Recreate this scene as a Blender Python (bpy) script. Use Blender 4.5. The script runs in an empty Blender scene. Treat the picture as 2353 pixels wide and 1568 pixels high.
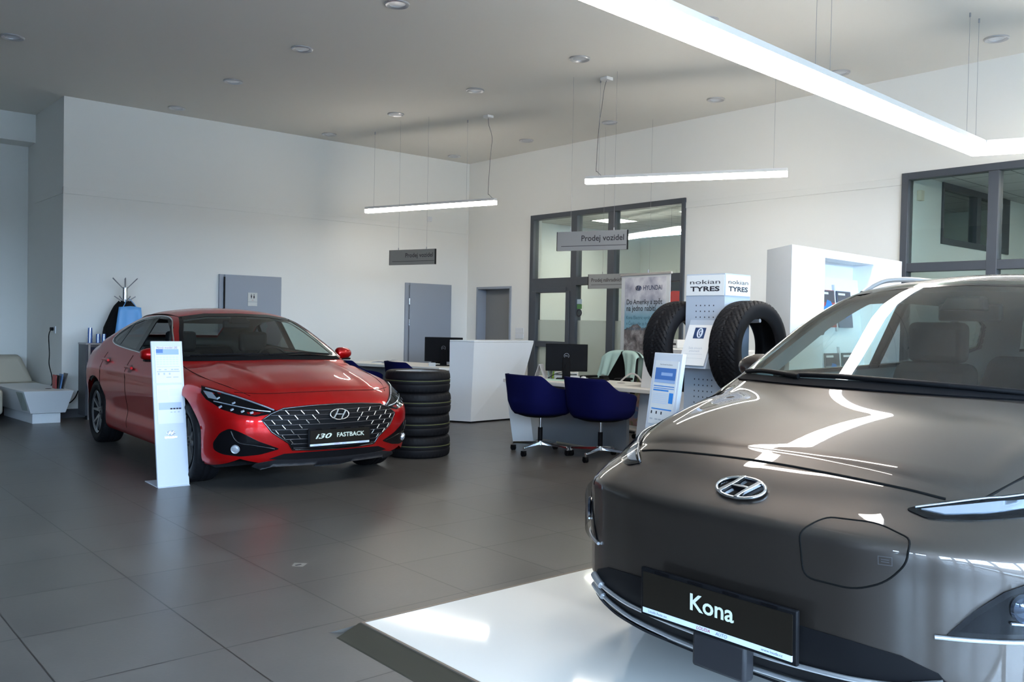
import bpy, bmesh, math, random
import numpy as np
from mathutils import Vector, Matrix
from mathutils.geometry import delaunay_2d_cdt

SC = bpy.context.scene
COL = SC.collection
random.seed(7)
PI = math.pi

# ------------------------------------------------------------------ camera
FPX = 2020.24
YAW, PITCH, ROLL = math.radians(40.8355), math.radians(-1.1697), math.radians(1.1120)
def cam_axes():
    cy, sy, cp, sp = math.cos(YAW), math.sin(YAW), math.cos(PITCH), math.sin(PITCH)
    fwd = Vector((sy*cp, cy*cp, sp)); right = Vector((cy, -sy, 0)); up = right.cross(fwd)
    r2 = right*math.cos(ROLL) + up*math.sin(ROLL); u2 = -right*math.sin(ROLL) + up*math.cos(ROLL)
    return r2, u2, fwd
_r, _u, _f = cam_axes()
cam = bpy.data.cameras.new('camera'); cam_o = bpy.data.objects.new('camera', cam); COL.objects.link(cam_o)
mw = Matrix((( _r.x, _u.x, -_f.x, 0), (_r.y, _u.y, -_f.y, 0), (_r.z, _u.z, -_f.z, 1.30), (0, 0, 0, 1)))
cam_o.matrix_world = mw
cam.sensor_width = 36.0; cam.lens = 36.0*FPX/2353.0; cam.clip_start = 0.05; cam.clip_end = 200
SC.camera = cam_o

# ------------------------------------------------------------------ world, daylight, exposure
world = bpy.data.worlds.new('daylight'); SC.world = world; world.use_nodes = True
bg = world.node_tree.nodes['Background']; bg.inputs[0].default_value = (0.52, 0.72, 1.0, 1); bg.inputs[1].default_value = 34.0
SC.view_settings.view_transform = 'Standard'; SC.view_settings.look = 'None'
SC.view_settings.gamma = 1.0; SC.view_settings.use_curve_mapping = False
SC.view_settings.exposure = 0.90
SC.cycles.max_bounces = 10; SC.cycles.diffuse_bounces = 5; SC.cycles.glossy_bounces = 5
SC.cycles.transmission_bounces = 8; SC.cycles.transparent_max_bounces = 16
SC.cycles.caustics_reflective = False; SC.cycles.caustics_refractive = False
SC.cycles.use_denoising = True
SC.cycles.sample_clamp_indirect = 4.0

XB = 9.33      # right wall plane
YA = 12.0      # far wall plane
ZC = 4.02      # ceiling
XL, YF = -5.0, -4.0   # unseen left wall, glass facade behind the camera

def portal(name, loc, rot, sx, sy):
    l = bpy.data.lights.new(name, 'AREA'); l.shape = 'RECTANGLE'; l.size = sx; l.size_y = sy
    l.cycles.is_portal = True
    o = bpy.data.objects.new(name, l); o.location = loc; o.rotation_euler = rot; COL.objects.link(o)
portal('facade_daylight', (1.4, YF-0.12, 1.65), (math.radians(90), 0, 0), 12.4, 3.0)
portal('side_daylight', (XL-0.12, -1.6, 1.65), (math.radians(90), 0, math.radians(-90)), 3.4, 3.0)

# ------------------------------------------------------------------ materials
MATS = {}
def mat(name, col, rough=0.5, metal=0.0, coat=0.0, spec=0.5, emit=None, es=0.0, bump=0.0, bscale=200.0, coat_rough=0.03, noise=0.0, nscale=5.0):
    if name in MATS: return MATS[name]
    m = bpy.data.materials.new(name); m.use_nodes = True; nt = m.node_tree; b = nt.nodes['Principled BSDF']
    b.inputs['Base Color'].default_value = (*col, 1); b.inputs['Roughness'].default_value = rough
    b.inputs['Metallic'].default_value = metal; b.inputs['Coat Weight'].default_value = coat
    b.inputs['Coat Roughness'].default_value = coat_rough
    b.inputs['Specular IOR Level'].default_value = spec
    if emit: b.inputs['Emission Color'].default_value = (*emit, 1); b.inputs['Emission Strength'].default_value = es
    if bump or noise:
        tc = nt.nodes.new('ShaderNodeTexCoord')
    if noise:
        n = nt.nodes.new('ShaderNodeTexNoise'); n.inputs['Scale'].default_value = nscale; n.inputs['Detail'].default_value = 4
        nt.links.new(tc.outputs['Object'], n.inputs['Vector'])
        mx = nt.nodes.new('ShaderNodeMix'); mx.data_type = 'RGBA'
        mx.inputs[6].default_value = (*[c*(1-noise) for c in col], 1); mx.inputs[7].default_value = (*[min(1, c*(1+noise)) for c in col], 1)
        nt.links.new(n.outputs['Fac'], mx.inputs[0]); nt.links.new(mx.outputs[2], b.inputs['Base Color'])
    if bump:
        n2 = nt.nodes.new('ShaderNodeTexNoise'); n2.inputs['Scale'].default_value = bscale
        nt.links.new(tc.outputs['Object'], n2.inputs['Vector'])
        bp = nt.nodes.new('ShaderNodeBump'); bp.inputs['Strength'].default_value = bump; bp.inputs['Distance'].default_value = 0.002
        nt.links.new(n2.outputs['Fac'], bp.inputs['Height']); nt.links.new(bp.outputs[0], b.inputs['Normal'])
    MATS[name] = m
    return m
def glass_mat(name, tint, gloss=1.0, rough=0.0, frost=None):
    if name in MATS: return MATS[name]
    m = bpy.data.materials.new(name); m.use_nodes = True; nt = m.node_tree; nt.nodes.clear()
    out = nt.nodes.new('ShaderNodeOutputMaterial'); mix = nt.nodes.new('ShaderNodeMixShader')
    tr = nt.nodes.new('ShaderNodeBsdfTransparent'); tr.inputs[0].default_value = (*tint, 1)
    gl = nt.nodes.new('ShaderNodeBsdfGlossy'); gl.inputs[0].default_value = (gloss, gloss, gloss, 1); gl.inputs['Roughness'].default_value = rough
    fr = nt.nodes.new('ShaderNodeLayerWeight'); fr.inputs[0].default_value = 0.5     # Schlick: 0.045 + 0.955 * facing^5
    pw = nt.nodes.new('ShaderNodeMath'); pw.operation = 'POWER'; pw.inputs[1].default_value = 5.0; nt.links.new(fr.outputs['Facing'], pw.inputs[0])
    ma = nt.nodes.new('ShaderNodeMath'); ma.operation = 'MULTIPLY_ADD'; ma.inputs[1].default_value = 0.955; ma.inputs[2].default_value = 0.045
    nt.links.new(pw.outputs[0], ma.inputs[0]); nt.links.new(ma.outputs[0], mix.inputs[0]); nt.links.new(gl.outputs[0], mix.inputs[2])
    if frost:
        df = nt.nodes.new('ShaderNodeBsdfTranslucent'); df.inputs[0].default_value = (*frost[1], 1)
        d2 = nt.nodes.new('ShaderNodeBsdfDiffuse'); d2.inputs[0].default_value = (*frost[1], 1)
        a = nt.nodes.new('ShaderNodeMixShader'); a.inputs[0].default_value = 0.5; nt.links.new(df.outputs[0], a.inputs[1]); nt.links.new(d2.outputs[0], a.inputs[2])
        m2 = nt.nodes.new('ShaderNodeMixShader'); m2.inputs[0].default_value = frost[0]
        nt.links.new(tr.outputs[0], m2.inputs[1]); nt.links.new(a.outputs[0], m2.inputs[2]); nt.links.new(m2.outputs[0], mix.inputs[1])
    else: nt.links.new(tr.outputs[0], mix.inputs[1])
    nt.links.new(mix.outputs[0], out.inputs[0])
    MATS[name] = m
    return m

WHITE = mat('white_wall', (0.80, 0.79, 0.75), 0.75, bump=0.08, bscale=90)
CEIL = mat('ceiling_paint', (0.74, 0.71, 0.65), 0.8)
LAM = mat('white_laminate', (0.80, 0.81, 0.82), 0.35)
LAMTOP = mat('desk_top_laminate', (0.78, 0.74, 0.68), 0.4)
ANTH = mat('anthracite_frame', (0.055, 0.062, 0.075), 0.45)
DOORG = mat('grey_door_paint', (0.30, 0.33, 0.38), 0.5)
DOORD = mat('grey_brown_door', (0.235, 0.23, 0.225), 0.5)
BASEB = mat('dark_skirting', (0.06, 0.06, 0.065), 0.6)
ALU = mat('brushed_aluminium', (0.46, 0.43, 0.40), 0.5, 0.35, bump=0.05, bscale=300)
STEEL = mat('chrome', (0.82, 0.83, 0.85), 0.12, 1.0)
GREYM = mat('grey_metal', (0.35, 0.35, 0.37), 0.4, 0.6)
BLACK = mat('black_plastic', (0.006, 0.006, 0.007), 0.5, spec=0.10)
BLACKG = mat('gloss_black', (0.003, 0.003, 0.004), 0.12, spec=0.25)
RUBBER = mat('tyre_rubber', (0.006, 0.006, 0.0075), 0.6, spec=0.18)
BLUEF = mat('navy_fabric', (0.004, 0.005, 0.050), 0.95, bump=0.5, bscale=600, spec=0.1)
BLACKF = mat('black_fabric', (0.007, 0.007, 0.008), 0.9, bump=0.3, bscale=500, spec=0.2)
DARK = mat('dark_print', (0.02, 0.02, 0.03), 0.6)
WPRINT = mat('white_print', (0.70, 0.71, 0.71), 0.5)
PAPER = mat('white_paper', (0.72, 0.73, 0.74), 0.5)
LED = mat('led_diffuser', (0.9, 0.9, 0.9), 0.5, emit=(1.0, 0.93, 0.83), es=17.0)
LEDBIG = mat('led_large_diffuser', (0.9, 0.9, 0.9), 0.5, emit=(1.0, 0.94, 0.86), es=17.0)
LEDHOUS = mat('lamp_housing', (0.82, 0.80, 0.77), 0.45)
BEIGE = mat('beige_leather', (0.44, 0.40, 0.32), 0.55)
PANE = glass_mat('window_glass', (0.88, 0.93, 0.91))
PANEF = glass_mat('frosted_film_glass', (0.80, 0.86, 0.84), frost=(0.55, (0.50, 0.53, 0.50)))
CARGL = glass_mat('windscreen_glass', (0.70, 0.81, 0.78))
TINTGL = glass_mat('tinted_glass', (0.20, 0.21, 0.21))
KPAINT = mat('taupe_metallic_paint', (0.052, 0.042, 0.036), 0.42, 0.85, coat=1.0, coat_rough=0.012)
RPAINT = mat('red_metallic_paint', (0.42, 0.002, 0.003), 0.36, 0.55, coat=0.65, coat_rough=0.015, spec=0.1)
CLAD = mat('dark_grey_cladding', (0.016, 0.016, 0.019), 0.5, spec=0.3)
TRIM = mat('car_interior_plastic', (0.028, 0.029, 0.029), 0.7)
HEADL = mat('car_headliner', (0.15, 0.145, 0.135), 0.9)
HLGL = glass_mat('lamp_lens', (0.80, 0.84, 0.88), 0.28)
SILV = mat('silver_paint', (0.55, 0.56, 0.58), 0.3, 0.8)
LTGREY = mat('light_grey_metal', (0.50, 0.53, 0.57), 0.4, 0.2)
GROUND = mat('outside_paving', (0.35, 0.35, 0.34), 0.9, noise=0.1)

def floor_material():
    m = bpy.data.materials.new('floor_tiles'); m.use_nodes = True; nt = m.node_tree; L = nt.links; N = nt.nodes.new
    b = nt.nodes['Principled BSDF']; tc = N('ShaderNodeTexCoord'); sp = N('ShaderNodeSeparateXYZ'); L.new(tc.outputs['Object'], sp.inputs[0])
    def mth(op, a, c=None):
        n = N('ShaderNodeMath'); n.operation = op
        for i, q in enumerate((a, c)):
            if q is None: continue
            if isinstance(q, (int, float)): n.inputs[i].default_value = q
            else: L.new(q, n.inputs[i])
        return n.outputs[0]
    ts = 0.5985
    def axis(o, off):
        t = mth('DIVIDE', mth('ADD', o, -off+60*ts), ts); fr = mth('FRACT', t); fl = mth('FLOOR', t)
        e = mth('ABSOLUTE', mth('SUBTRACT', fr, 0.5)); g = mth('GREATER_THAN', e, 0.4942)
        return g, fl
    gx, ix = axis(sp.outputs[0], 2.605); gy, iy = axis(sp.outputs[1], 3.318)
    grout = mth('MAXIMUM', gx, gy)
    cb = N('ShaderNodeCombineXYZ'); L.new(ix, cb.inputs[0]); L.new(iy, cb.inputs[1])
    wn = N('ShaderNodeTexWhiteNoise'); L.new(cb.outputs[0], wn.inputs['Vector'])
    nz = N('ShaderNodeTexNoise'); nz.inputs['Scale'].default_value = 1.6; nz.inputs['Detail'].default_value = 6; nz.inputs['Roughness'].default_value = 0.6
    ad = N('ShaderNodeVectorMath'); ad.operation = 'ADD'; L.new(tc.outputs['Object'], ad.inputs[0]); L.new(wn.outputs['Color'], ad.inputs[1]); L.new(ad.outputs[0], nz.inputs['Vector'])
    nf = N('ShaderNodeTexNoise'); nf.inputs['Scale'].default_value = 60; nf.inputs['Detail'].default_value = 3; L.new(tc.outputs['Object'], nf.inputs['Vector'])
    v = mth('ADD', mth('MULTIPLY', nz.outputs['Fac'], 0.9), mth('MULTIPLY', wn.outputs['Value'], 0.10))
    v = mth('ADD', v, mth('MULTIPLY', nf.outputs['Fac'], 0.16))
    rp = N('ShaderNodeValToRGB'); L.new(v, rp.inputs[0])
    rp.color_ramp.elements[0].position = 0.30; rp.color_ramp.elements[0].color = (0.062, 0.057, 0.053, 1)
    rp.color_ramp.elements[1].position = 0.95; rp.color_ramp.elements[1].color = (0.120, 0.110, 0.101, 1)
    mx = N('ShaderNodeMix'); mx.data_type = 'RGBA'; L.new(grout, mx.inputs[0]); L.new(rp.outputs[0], mx.inputs[6]); mx.inputs[7].default_value = (0.022, 0.02, 0.019, 1)
    L.new(mx.outputs[2], b.inputs['Base Color'])
    rr = mth('ADD', mth('MULTIPLY', nz.outputs['Fac'], 0.12), 0.27); L.new(rr, b.inputs['Roughness'])
    b.inputs['Specular IOR Level'].default_value = 0.45
    bp = N('ShaderNodeBump'); bp.inputs['Strength'].default_value = 0.25; bp.inputs['Distance'].default_value = 0.002
    L.new(mth('SUBTRACT', mth('MULTIPLY', nf.outputs['Fac'], 0.3), grout), bp.inputs['Height']); L.new(bp.outputs[0], b.inputs['Normal'])
    return m
FLOORM = floor_material()

# ------------------------------------------------------------------ mesh builder
def lerp(a, b, t): return a+(b-a)*t
class MB:
    def __init__(s): s.v = []; s.f = []
    def add(s, vs, fs, mtx=None):
        n = len(s.v)
        s.v += [tuple(mtx @ Vector(p)) if mtx is not None else tuple(p) for p in vs]
        s.f += [tuple(i+n for i in f) for f in fs]; return s
    def box(s, x0, x1, y0, y1, z0, z1, mtx=None):
        v = [(x0,y0,z0),(x1,y0,z0),(x1,y1,z0),(x0,y1,z0),(x0,y0,z1),(x1,y0,z1),(x1,y1,z1),(x0,y1,z1)]
        return s.add(v, [(0,3,2,1),(4,5,6,7),(0,1,5,4),(1,2,6,5),(2,3,7,6),(3,0,4,7)], mtx)
    def hexa(s, b, t, mtx=None):
        v = list(b)+list(t); n = len(b)
        f = [tuple(reversed(range(n))), tuple(range(n, 2*n))]+[(i, (i+1) % n, n+(i+1) % n, n+i) for i in range(n)]
        return s.add(v, f, mtx)
    def prism(s, poly, z0, z1, mtx=None):
        return s.hexa([(p[0], p[1], z0) for p in poly], [(p[0], p[1], z1) for p in poly], mtx)
    def cyl(s, p0, p1, r, r1=None, n=16, caps=True, mtx=None):
        p0 = Vector(p0); p1 = Vector(p1); d = (p1-p0).normalized(); r1 = r if r1 is None else r1
        a = d.orthogonal().normalized(); b = d.cross(a); vs = []
        for p, q in ((p0, r), (p1, r1)):
            for i in range(n):
                t = 2*PI*i/n; vs.append(tuple(p+a*(q*math.cos(t))+b*(q*math.sin(t))))
        fs = [(i, (i+1) % n, n+(i+1) % n, n+i) for i in range(n)]
        if caps: fs += [tuple(reversed(range(n))), tuple(range(n, 2*n))]
        return s.add(vs, fs, mtx)
    def tube(s, pts, r, n=8, closed=False, mtx=None, rz=None):
        pts = [Vector(p) for p in pts]; m = len(pts); vs = []; prev = None
        for i, p in enumerate(pts):
            a = pts[(i-1) % m] if (closed or i > 0) else p; b = pts[(i+1) % m] if (closed or i < m-1) else p
            d = (b-a); d = d.normalized() if d.length > 1e-9 else Vector((1, 0, 0))
            if prev is None: u = d.orthogonal().normalized()
            else:
                u = prev-d*prev.dot(d); u = u.normalized() if u.length > 1e-6 else d.orthogonal().normalized()
            prev = u; w = d.cross(u); rr = r[i] if isinstance(r, (list, tuple)) else r
            for k in range(n):
                t = 2*PI*k/n; vs.append(tuple(p+u*(rr*math.cos(t))+w*(rr*math.sin(t))))
        fs = []
        for i in range(m if closed else m-1):
            j = (i+1) % m
            for k in range(n): fs.append((i*n+k, i*n+(k+1) % n, j*n+(k+1) % n, j*n+k))
        if not closed: fs += [tuple(reversed(range(n))), tuple((m-1)*n+k for k in range(n))]
        return s.add(vs, fs, mtx)
    def lathe(s, prof, n=32, mtx=None, closed=False):
        vs = [(r*math.cos(2*PI*i/n), r*math.sin(2*PI*i/n), z) for i in range(n) for r, z in prof]; k = len(prof); fs = []
        for i in range(n):
            j = (i+1) % n
            for q in range(k if closed else k-1):
                q2 = (q+1) % k; fs.append((i*k+q, j*k+q, j*k+q2, i*k+q2))
        return s.add(vs, fs, mtx)
    def quad(s, a, b, c, d, mtx=None): return s.add([a, b, c, d], [(0, 1, 2, 3)], mtx)
    def build(s, name, m, parent=None, smooth=False, bevel=0.0, loc=None, rz=None, segs=2, angle=35):
        me = bpy.data.meshes.new(name); me.from_pydata(s.v, [], s.f); me.update()
        return finish(me, name, m, parent, smooth, bevel, loc, rz, segs, angle)
def finish(me, name, m, parent=None, smooth=False, bevel=0.0, loc=None, rz=None, segs=2, angle=35):
    bm = bmesh.new(); bm.from_mesh(me); bmesh.ops.recalc_face_normals(bm, faces=bm.faces); bm.to_mesh(me); bm.free()
    for mm in (m if isinstance(m, (list, tuple)) else [m]): me.materials.append(mm)
    o = bpy.data.objects.new(name, me); COL.objects.link(o)
    if parent is not None: o.parent = parent
    if loc is not None: o.location = loc
    if rz is not None: o.rotation_euler = (0, 0, rz)
    if bevel > 0:
        bv = o.modifiers.new('bevel', 'BEVEL'); bv.width = bevel; bv.segments = segs; bv.limit_method = 'ANGLE'; bv.angle_limit = math.radians(40)
        smooth = True
    if smooth:
        for p in me.polygons: p.use_smooth = True
        me.set_sharp_from_angle(angle=math.radians(angle))
    return o
def thing(name, label, cat, loc=(0,0,0), rz=0.0, group=None, kind=None):
    o = bpy.data.objects.new(name, None); COL.objects.link(o); o.location = loc; o.rotation_euler = (0, 0, rz)
    o.empty_display_size = 0.1
    return tag(o, label, cat, group, kind)
def tag(o, label=None, cat=None, group=None, kind=None):
    if label: o['label'] = label
    if cat: o['category'] = cat
    if group: o['group'] = group
    if kind: o['kind'] = kind
    return o
def struct(o): o['kind'] = 'structure'; return o
def copy_tree(o, parent=None):
    c = o.copy(); COL.objects.link(c); c.parent = parent
    for ch in [q for q in o.children]: copy_tree(ch, c)
    return c
def basis(origin, right, up):
    r = Vector(right).normalized(); u = Vector(up).normalized(); n = r.cross(u); o = Vector(origin)
    return Matrix(((r.x, u.x, n.x, o.x), (r.y, u.y, n.y, o.y), (r.z, u.z, n.z, o.z), (0, 0, 0, 1)))
def text_mesh(txt, width=None, height=None, bold=0.0, ext=0.0005, align='CENTER', shear=0.0, spacing=1.0):
    cu = bpy.data.curves.new('lettering', 'FONT'); cu.body = txt; cu.size = 1; cu.extrude = 0; cu.offset = bold; cu.shear = shear
    cu.resolution_u = 3; cu.space_character = spacing
    o = bpy.data.objects.new('lettering_src', cu); COL.objects.link(o)
    dg = bpy.context.evaluated_depsgraph_get(); me = bpy.data.meshes.new_from_object(o.evaluated_get(dg))
    vs = np.array([v.co[:] for v in me.vertices]); fs = [tuple(p.vertices) for p in me.polygons]
    bpy.data.objects.remove(o); bpy.data.curves.remove(cu); bpy.data.meshes.remove(me)
    x0, x1 = vs[:, 0].min(), vs[:, 0].max(); y0, y1 = vs[:, 1].min(), vs[:, 1].max()
    sx = width/(x1-x0) if width else None; sy = height/(y1-y0) if height else None
    sx = sx or sy; sy = sy or sx
    ax = {'CENTER': (x0+x1)/2, 'LEFT': x0, 'RIGHT': x1}[align]
    return [((v[0]-ax)*sx, (v[1]-(y0+y1)/2)*sy, ext) for v in vs], fs
def text(name, txt, m, parent, mtx, **kw):
    v, f = text_mesh(txt, **kw); b = MB(); b.add(v, f, mtx); me = bpy.data.meshes.new(name); me.from_pydata(b.v, [], b.f); me.update()
    me.materials.append(m); o = bpy.data.objects.new(name, me); COL.objects.link(o); o.parent = parent
    return o
def rects(name, lst, m, parent, mtx, z=0.0008, th=0.0):
    b = MB()
    for x0, y0, x1, y1 in lst: b.quad((x0, y0, z), (x1, y0, z), (x1, y1, z), (x0, y1, z), mtx)
    me = bpy.data.meshes.new(name); me.from_pydata(b.v, [], b.f); me.update(); me.materials.append(m)
    o = bpy.data.objects.new(name, me); COL.objects.link(o); o.parent = parent
    return o
def catmull(pts, n=8, closed=False):
    P = [Vector(p) if len(p) == 3 else Vector((*p, 0)) for p in pts]; m = len(P); out = []
    for i in range(m if closed else m-1):
        p0 = P[(i-1) % m] if closed or i > 0 else P[0]; p1 = P[i]; p2 = P[(i+1) % m]; p3 = P[(i+2) % m] if closed or i+2 < m else P[-1]
        for k in range(n):
            t = k/n; out.append(0.5*((2*p1)+(p2-p0)*t+(2*p0-5*p1+4*p2-p3)*t*t+(3*p1-p0-3*p2+p3)*t**3))
    if not closed: out.append(P[-1])
    return out
# ================================================================== ROOM SHELL
X2 = 13.2; YB = 13.86
struct(MB().box(XL-0.3, X2, YF-0.3, YB+0.3, -0.12, 0).build('floor', FLOORM))
struct(MB().box(XL-0.3, XB+0.25, YF-0.3, YB+0.3, ZC, ZC+0.15).build('ceiling', CEIL))
def wall_x(name, x0, x1, ya, yb, holes, z1=ZC, m=WHITE):     # wall spanning y, holes = [(y0, y1, z0, z1)]
    b = MB(); hs = sorted(holes); cur = ya
    for y0, y1, h0, h1 in hs:
        b.box(x0, x1, cur, y0, 0, z1)
        if h0 > 0: b.box(x0, x1, y0, y1, 0, h0)
        b.box(x0, x1, y0, y1, h1, z1); cur = y1
    b.box(x0, x1, cur, yb, 0, z1)
    return struct(b.build(name, m))
def wall_y(name, y0, y1, xa, xb, holes, z1=ZC, m=WHITE):
    b = MB(); hs = sorted(holes); cur = xa
    for x0, x1, h0, h1 in hs:
        b.box(cur, x0, y0, y1, 0, z1)
        if h0 > 0: b.box(x0, x1, y0, y1, 0, h0)
        b.box(x0, x1, y0, y1, h1, z1); cur = x1
    b.box(cur, xb, y0, y1, 0, z1)
    return struct(b.build(name, m))
XR = 2.93
wall_y('wall_far', YA, YA+0.25, XR, XB, [])
wall_x('wall_return', XR, XR+0.25, YA+0.25, YB, [])
wall_y('wall_back', YB, YB+0.3, XL, XR+0.25, [])
struct(MB().box(XL, XR, 13.44, YB, 3.64, ZC).build('trim_1', WHITE))
WIN2 = (7.33, 10.37); WIN1 = (0.22, 4.44)
wall_x('wall_right', XB, XB+0.22, YF, YA+0.25, [(WIN1[0], WIN1[1], 0, 2.98), (WIN2[0], WIN2[1], 0, 3.0), (10.83, 11.73, 0, 1.9)])
side_holes = [(-3.2, -1.75, 0.25, 3.1), (-1.55, 0.0, 0.25, 3.1)]
wall_x('wall_left', XL-0.25, XL, YF, YB, side_holes, m=mat('dark_unseen_wall', (0.16, 0.16, 0.17), 0.7))  # unseen wall, made dark so the grey car's front reflects less light
fac_holes = [(-4.7+1.75*i, -4.7+1.75*i+1.62, 0.12, 3.15) for i in range(7)]
wall_y('wall_front', YF-0.25, YF, XL, XB+0.22, fac_holes)
# far-side facade glazing behind the photographer
for i, (a, c, z0, z1) in enumerate(fac_holes):
    w = MB()
    for bx in ((a, a+.05, z0, z1), (c-.05, c, z0, z1), (a+.05, c-.05, z0, z0+.05), (a+.05, c-.05, z1-.05, z1), (a+.05, c-.05, 2.15, 2.22)):
        w.box(bx[0], bx[1], YF-0.18, YF-0.08, bx[2], bx[3])
    o = struct(w.build('window_%d' % (3+i), ANTH)); MB().box(a+.05, c-.05, YF-0.135, YF-0.125, z0+.05, z1-.05).build('pane', glass_mat('facade_glass', (0.93, 0.95, 0.95)), o)
for i, (a, c, z0, z1) in enumerate(side_holes):
    w = MB()
    for bx in ((a, a+.05, z0, z1), (c-.05, c, z0, z1), (a+.05, c-.05, z0, z0+.05), (a+.05, c-.05, z1-.05, z1), (a+.05, c-.05, 1.9, 1.97)):
        w.box(XL-0.18, XL-0.08, bx[0], bx[1], bx[2], bx[3])
    o = struct(w.build('window_%d' % (10+i), ANTH)); MB().box(XL-0.135, XL-0.125, a+.05, c-.05, z0+.05, z1-.05).build('pane', MATS['facade_glass'], o)
struct(MB().box(-40, 40, -45, YF-0.3, -0.16, -0.1).build('ground_outside', GROUND))
struct(MB().box(-40, XL-0.3, YF-0.3, 30, -0.16, -0.1).build('ground_outside', GROUND))
struct(MB().box(-60, 60, -19, -17, -0.1, 3.4).build('wall_horizon_blocker', mat('horizon_blocker_dark', (.10, .10, .10), .9)))  # added dark block, keeps the bright horizon out of the car paint reflections
struct(MB().box(-24, -22, -17, 30, -0.1, 6.0).build('wall_horizon_blocker', MATS['horizon_blocker_dark']))  # second added blocker, cuts the low sky on the left side
# dado trim bands and skirting
struct(MB().box(XR-0.012, XB, YA-0.012, YA, 2.81, 2.89).build('trim_2', WHITE, bevel=0.003))
struct(MB().box(XR-0.012, XR, YA-0.012, 13.44, 2.81, 2.89).build('trim_3', WHITE, bevel=0.003))
struct(MB().box(XB-0.012, XB, WIN1[1], WIN2[0], 2.86, 2.94).build('trim_4', WHITE, bevel=0.003))
struct(MB().box(XR, XB, YA-0.012, YA, 0, 0.11).build('baseboard_far', BASEB))
struct(MB().box(XR-0.012, XR, YA-0.012, YB, 0, 0.11).build('baseboard_return', BASEB))
struct(MB().box(XL, XR-0.012, YB-0.012, YB, 0, 0.11).build('baseboard_back', BASEB))
struct(MB().box(XB-0.012, XB, WIN1[1], WIN2[0], 0, 0.11).box(XB-0.012, XB, 10.37, 10.83, 0, 0.11).box(XB-0.012, XB, 11.73, YA, 0, 0.11).build('baseboard_right', BASEB))

# doors
def door_on_far(name, x0, x1, z1, hinges=True):
    d = struct(bpy.data.objects.new(name, None)); COL.objects.link(d); d.location = ((x0+x1)/2, YA, 0); cx = (x0+x1)/2
    fr = MB()
    for b in ((x0-cx, x0-cx+.06, 0, z1), (x1-cx-.06, x1-cx, 0, z1), (x0-cx+.06, x1-cx-.06, z1-.04, z1)): fr.box(b[0], b[1], -0.035, 0, b[2], b[3])
    fr.build('door_frame', DOORG, d, bevel=0.003)
    MB().box(x0-cx+.075, x1-cx-.002, -0.05, -0.012, 0.008, z1-.002).build('door_leaf', DOORG, d, bevel=0.003)
    if hinges:
        for z in (1.62, 1.28, 0.3): MB().cyl((x0-cx+.066, -0.05, z-.05), (x0-cx+.066, -0.05, z+.05), 0.009, n=10).build('hinge', STEEL, d, smooth=True)
    return d
d1 = door_on_far('door_1', 4.927, 5.855, 1.905, False)
MB().box(-0.405, -0.385, -0.052, -0.045, 0.1, 1.87).build('door_seal', BLACK, d1)
d2 = door_on_far('door_2', 8.038, 8.956, 1.925)
d3 = struct(bpy.data.objects.new('door_3', None)); COL.objects.link(d3); d3.location = (XB, 11.28, 0)
MB().box(-0.015, 0.2, 0.41, 0.45, 0, 1.9).box(-0.015, 0.2, -0.45, -0.41, 0, 1.9).box(-0.015, 0.2, -0.41, 0.41, 1.86, 1.9).build('door_frame', DOORG, d3, bevel=0.003)
MB().box(0.17, 0.21, -0.41, 0.41, 0.005, 1.86).build('door_leaf', DOORD, d3)

# interior glazed partitions
def frame_x(name, y0, y1, z1, vbars, hbars, extra=()):
    o = struct(bpy.data.objects.new(name, None)); COL.objects.link(o); o.location = (XB, 0, 0)
    b = MB(); xa, xb = -0.03, 0.09
    b.box(xa, xb, y0, y0+.055, 0, z1).box(xa, xb, y1-.075, y1, 0, z1).box(xa, xb, y0+.055, y1-.075, z1-.075, z1)
    for a, c in vbars: b.box(xa, xb, a, c, 0, z1-.075)
    for a, c, p, q in hbars: b.box(xa+.002, xb-.002, a, c, p, q)
    b.build('frame', ANTH, o, bevel=0.004)
    return o
w2 = frame_x('window_2', 7.33, 10.37, 3.0, [(9.33, 9.45), (8.57, 8.70)],
             [(9.45, 10.295, 1.80, 2.005), (8.70, 9.33, 1.885, 2.005), (7.385, 8.57, 1.905, 2.01), (9.45, 10.295, 0.94, 1.03), (9.51, 9.515, 1.03, 1.8)])
MB().box(-0.045, 0.06, 10.20, 10.295, 0.02, 1.80).box(-0.045, 0.06, 9.45, 9.53, 0.02, 1.80).box(-0.045, 0.06, 9.53, 10.2, 1.78, 1.86).box(-0.045, 0.06, 9.53, 10.2, 0.02, 0.14).build('door_leaf', ANTH, w2, bevel=0.004)
for y0, y1 in ((9.45, 10.295), (8.70, 9.33), (7.385, 8.57)):
    MB().box(0.02, 0.028, y0, y1, 2.005, 2.925).build('pane', PANE, w2)
for y0, y1 in ((9.53, 10.2), (8.70, 9.33), (7.385, 8.57)):
    MB().box(0.02, 0.028, y0, y1, 1.36, 1.9).build('pane', PANE, w2)
    MB().box(0.02, 0.028, y0, y1, 0.12, 1.36).build('pane', PANEF, w2)
MB().quad((-0.001, 9.326, 1.60), (-0.001, 9.222, 1.60), (-0.001, 9.222, 1.53), (-0.001, 9.326, 1.53)).build('sticker', mat('green_sticker', (0.10, 0.25, 0.08), 0.5), w2)
MB().quad((-0.001, 9.326, 1.675), (-0.001, 9.222, 1.675), (-0.001, 9.222, 1.605), (-0.001, 9.326, 1.605)).build('sticker', mat('pale_sticker', (0.45, 0.55, 0.62), 0.5), w2)
MB().tube([(-0.003, 9.272+0.045*math.cos(t*PI/12), 1.472+0.047*math.sin(t*PI/12)) for t in range(24)], 0.009, closed=True).build('sticker', DARK, w2)
w1 = frame_x('window_1', WIN1[0], 4.44, 2.98, [(3.465, 3.565), (2.45, 2.55), (1.4, 1.5)], [(0.275, 4.365, 1.925, 2.02)])
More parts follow.
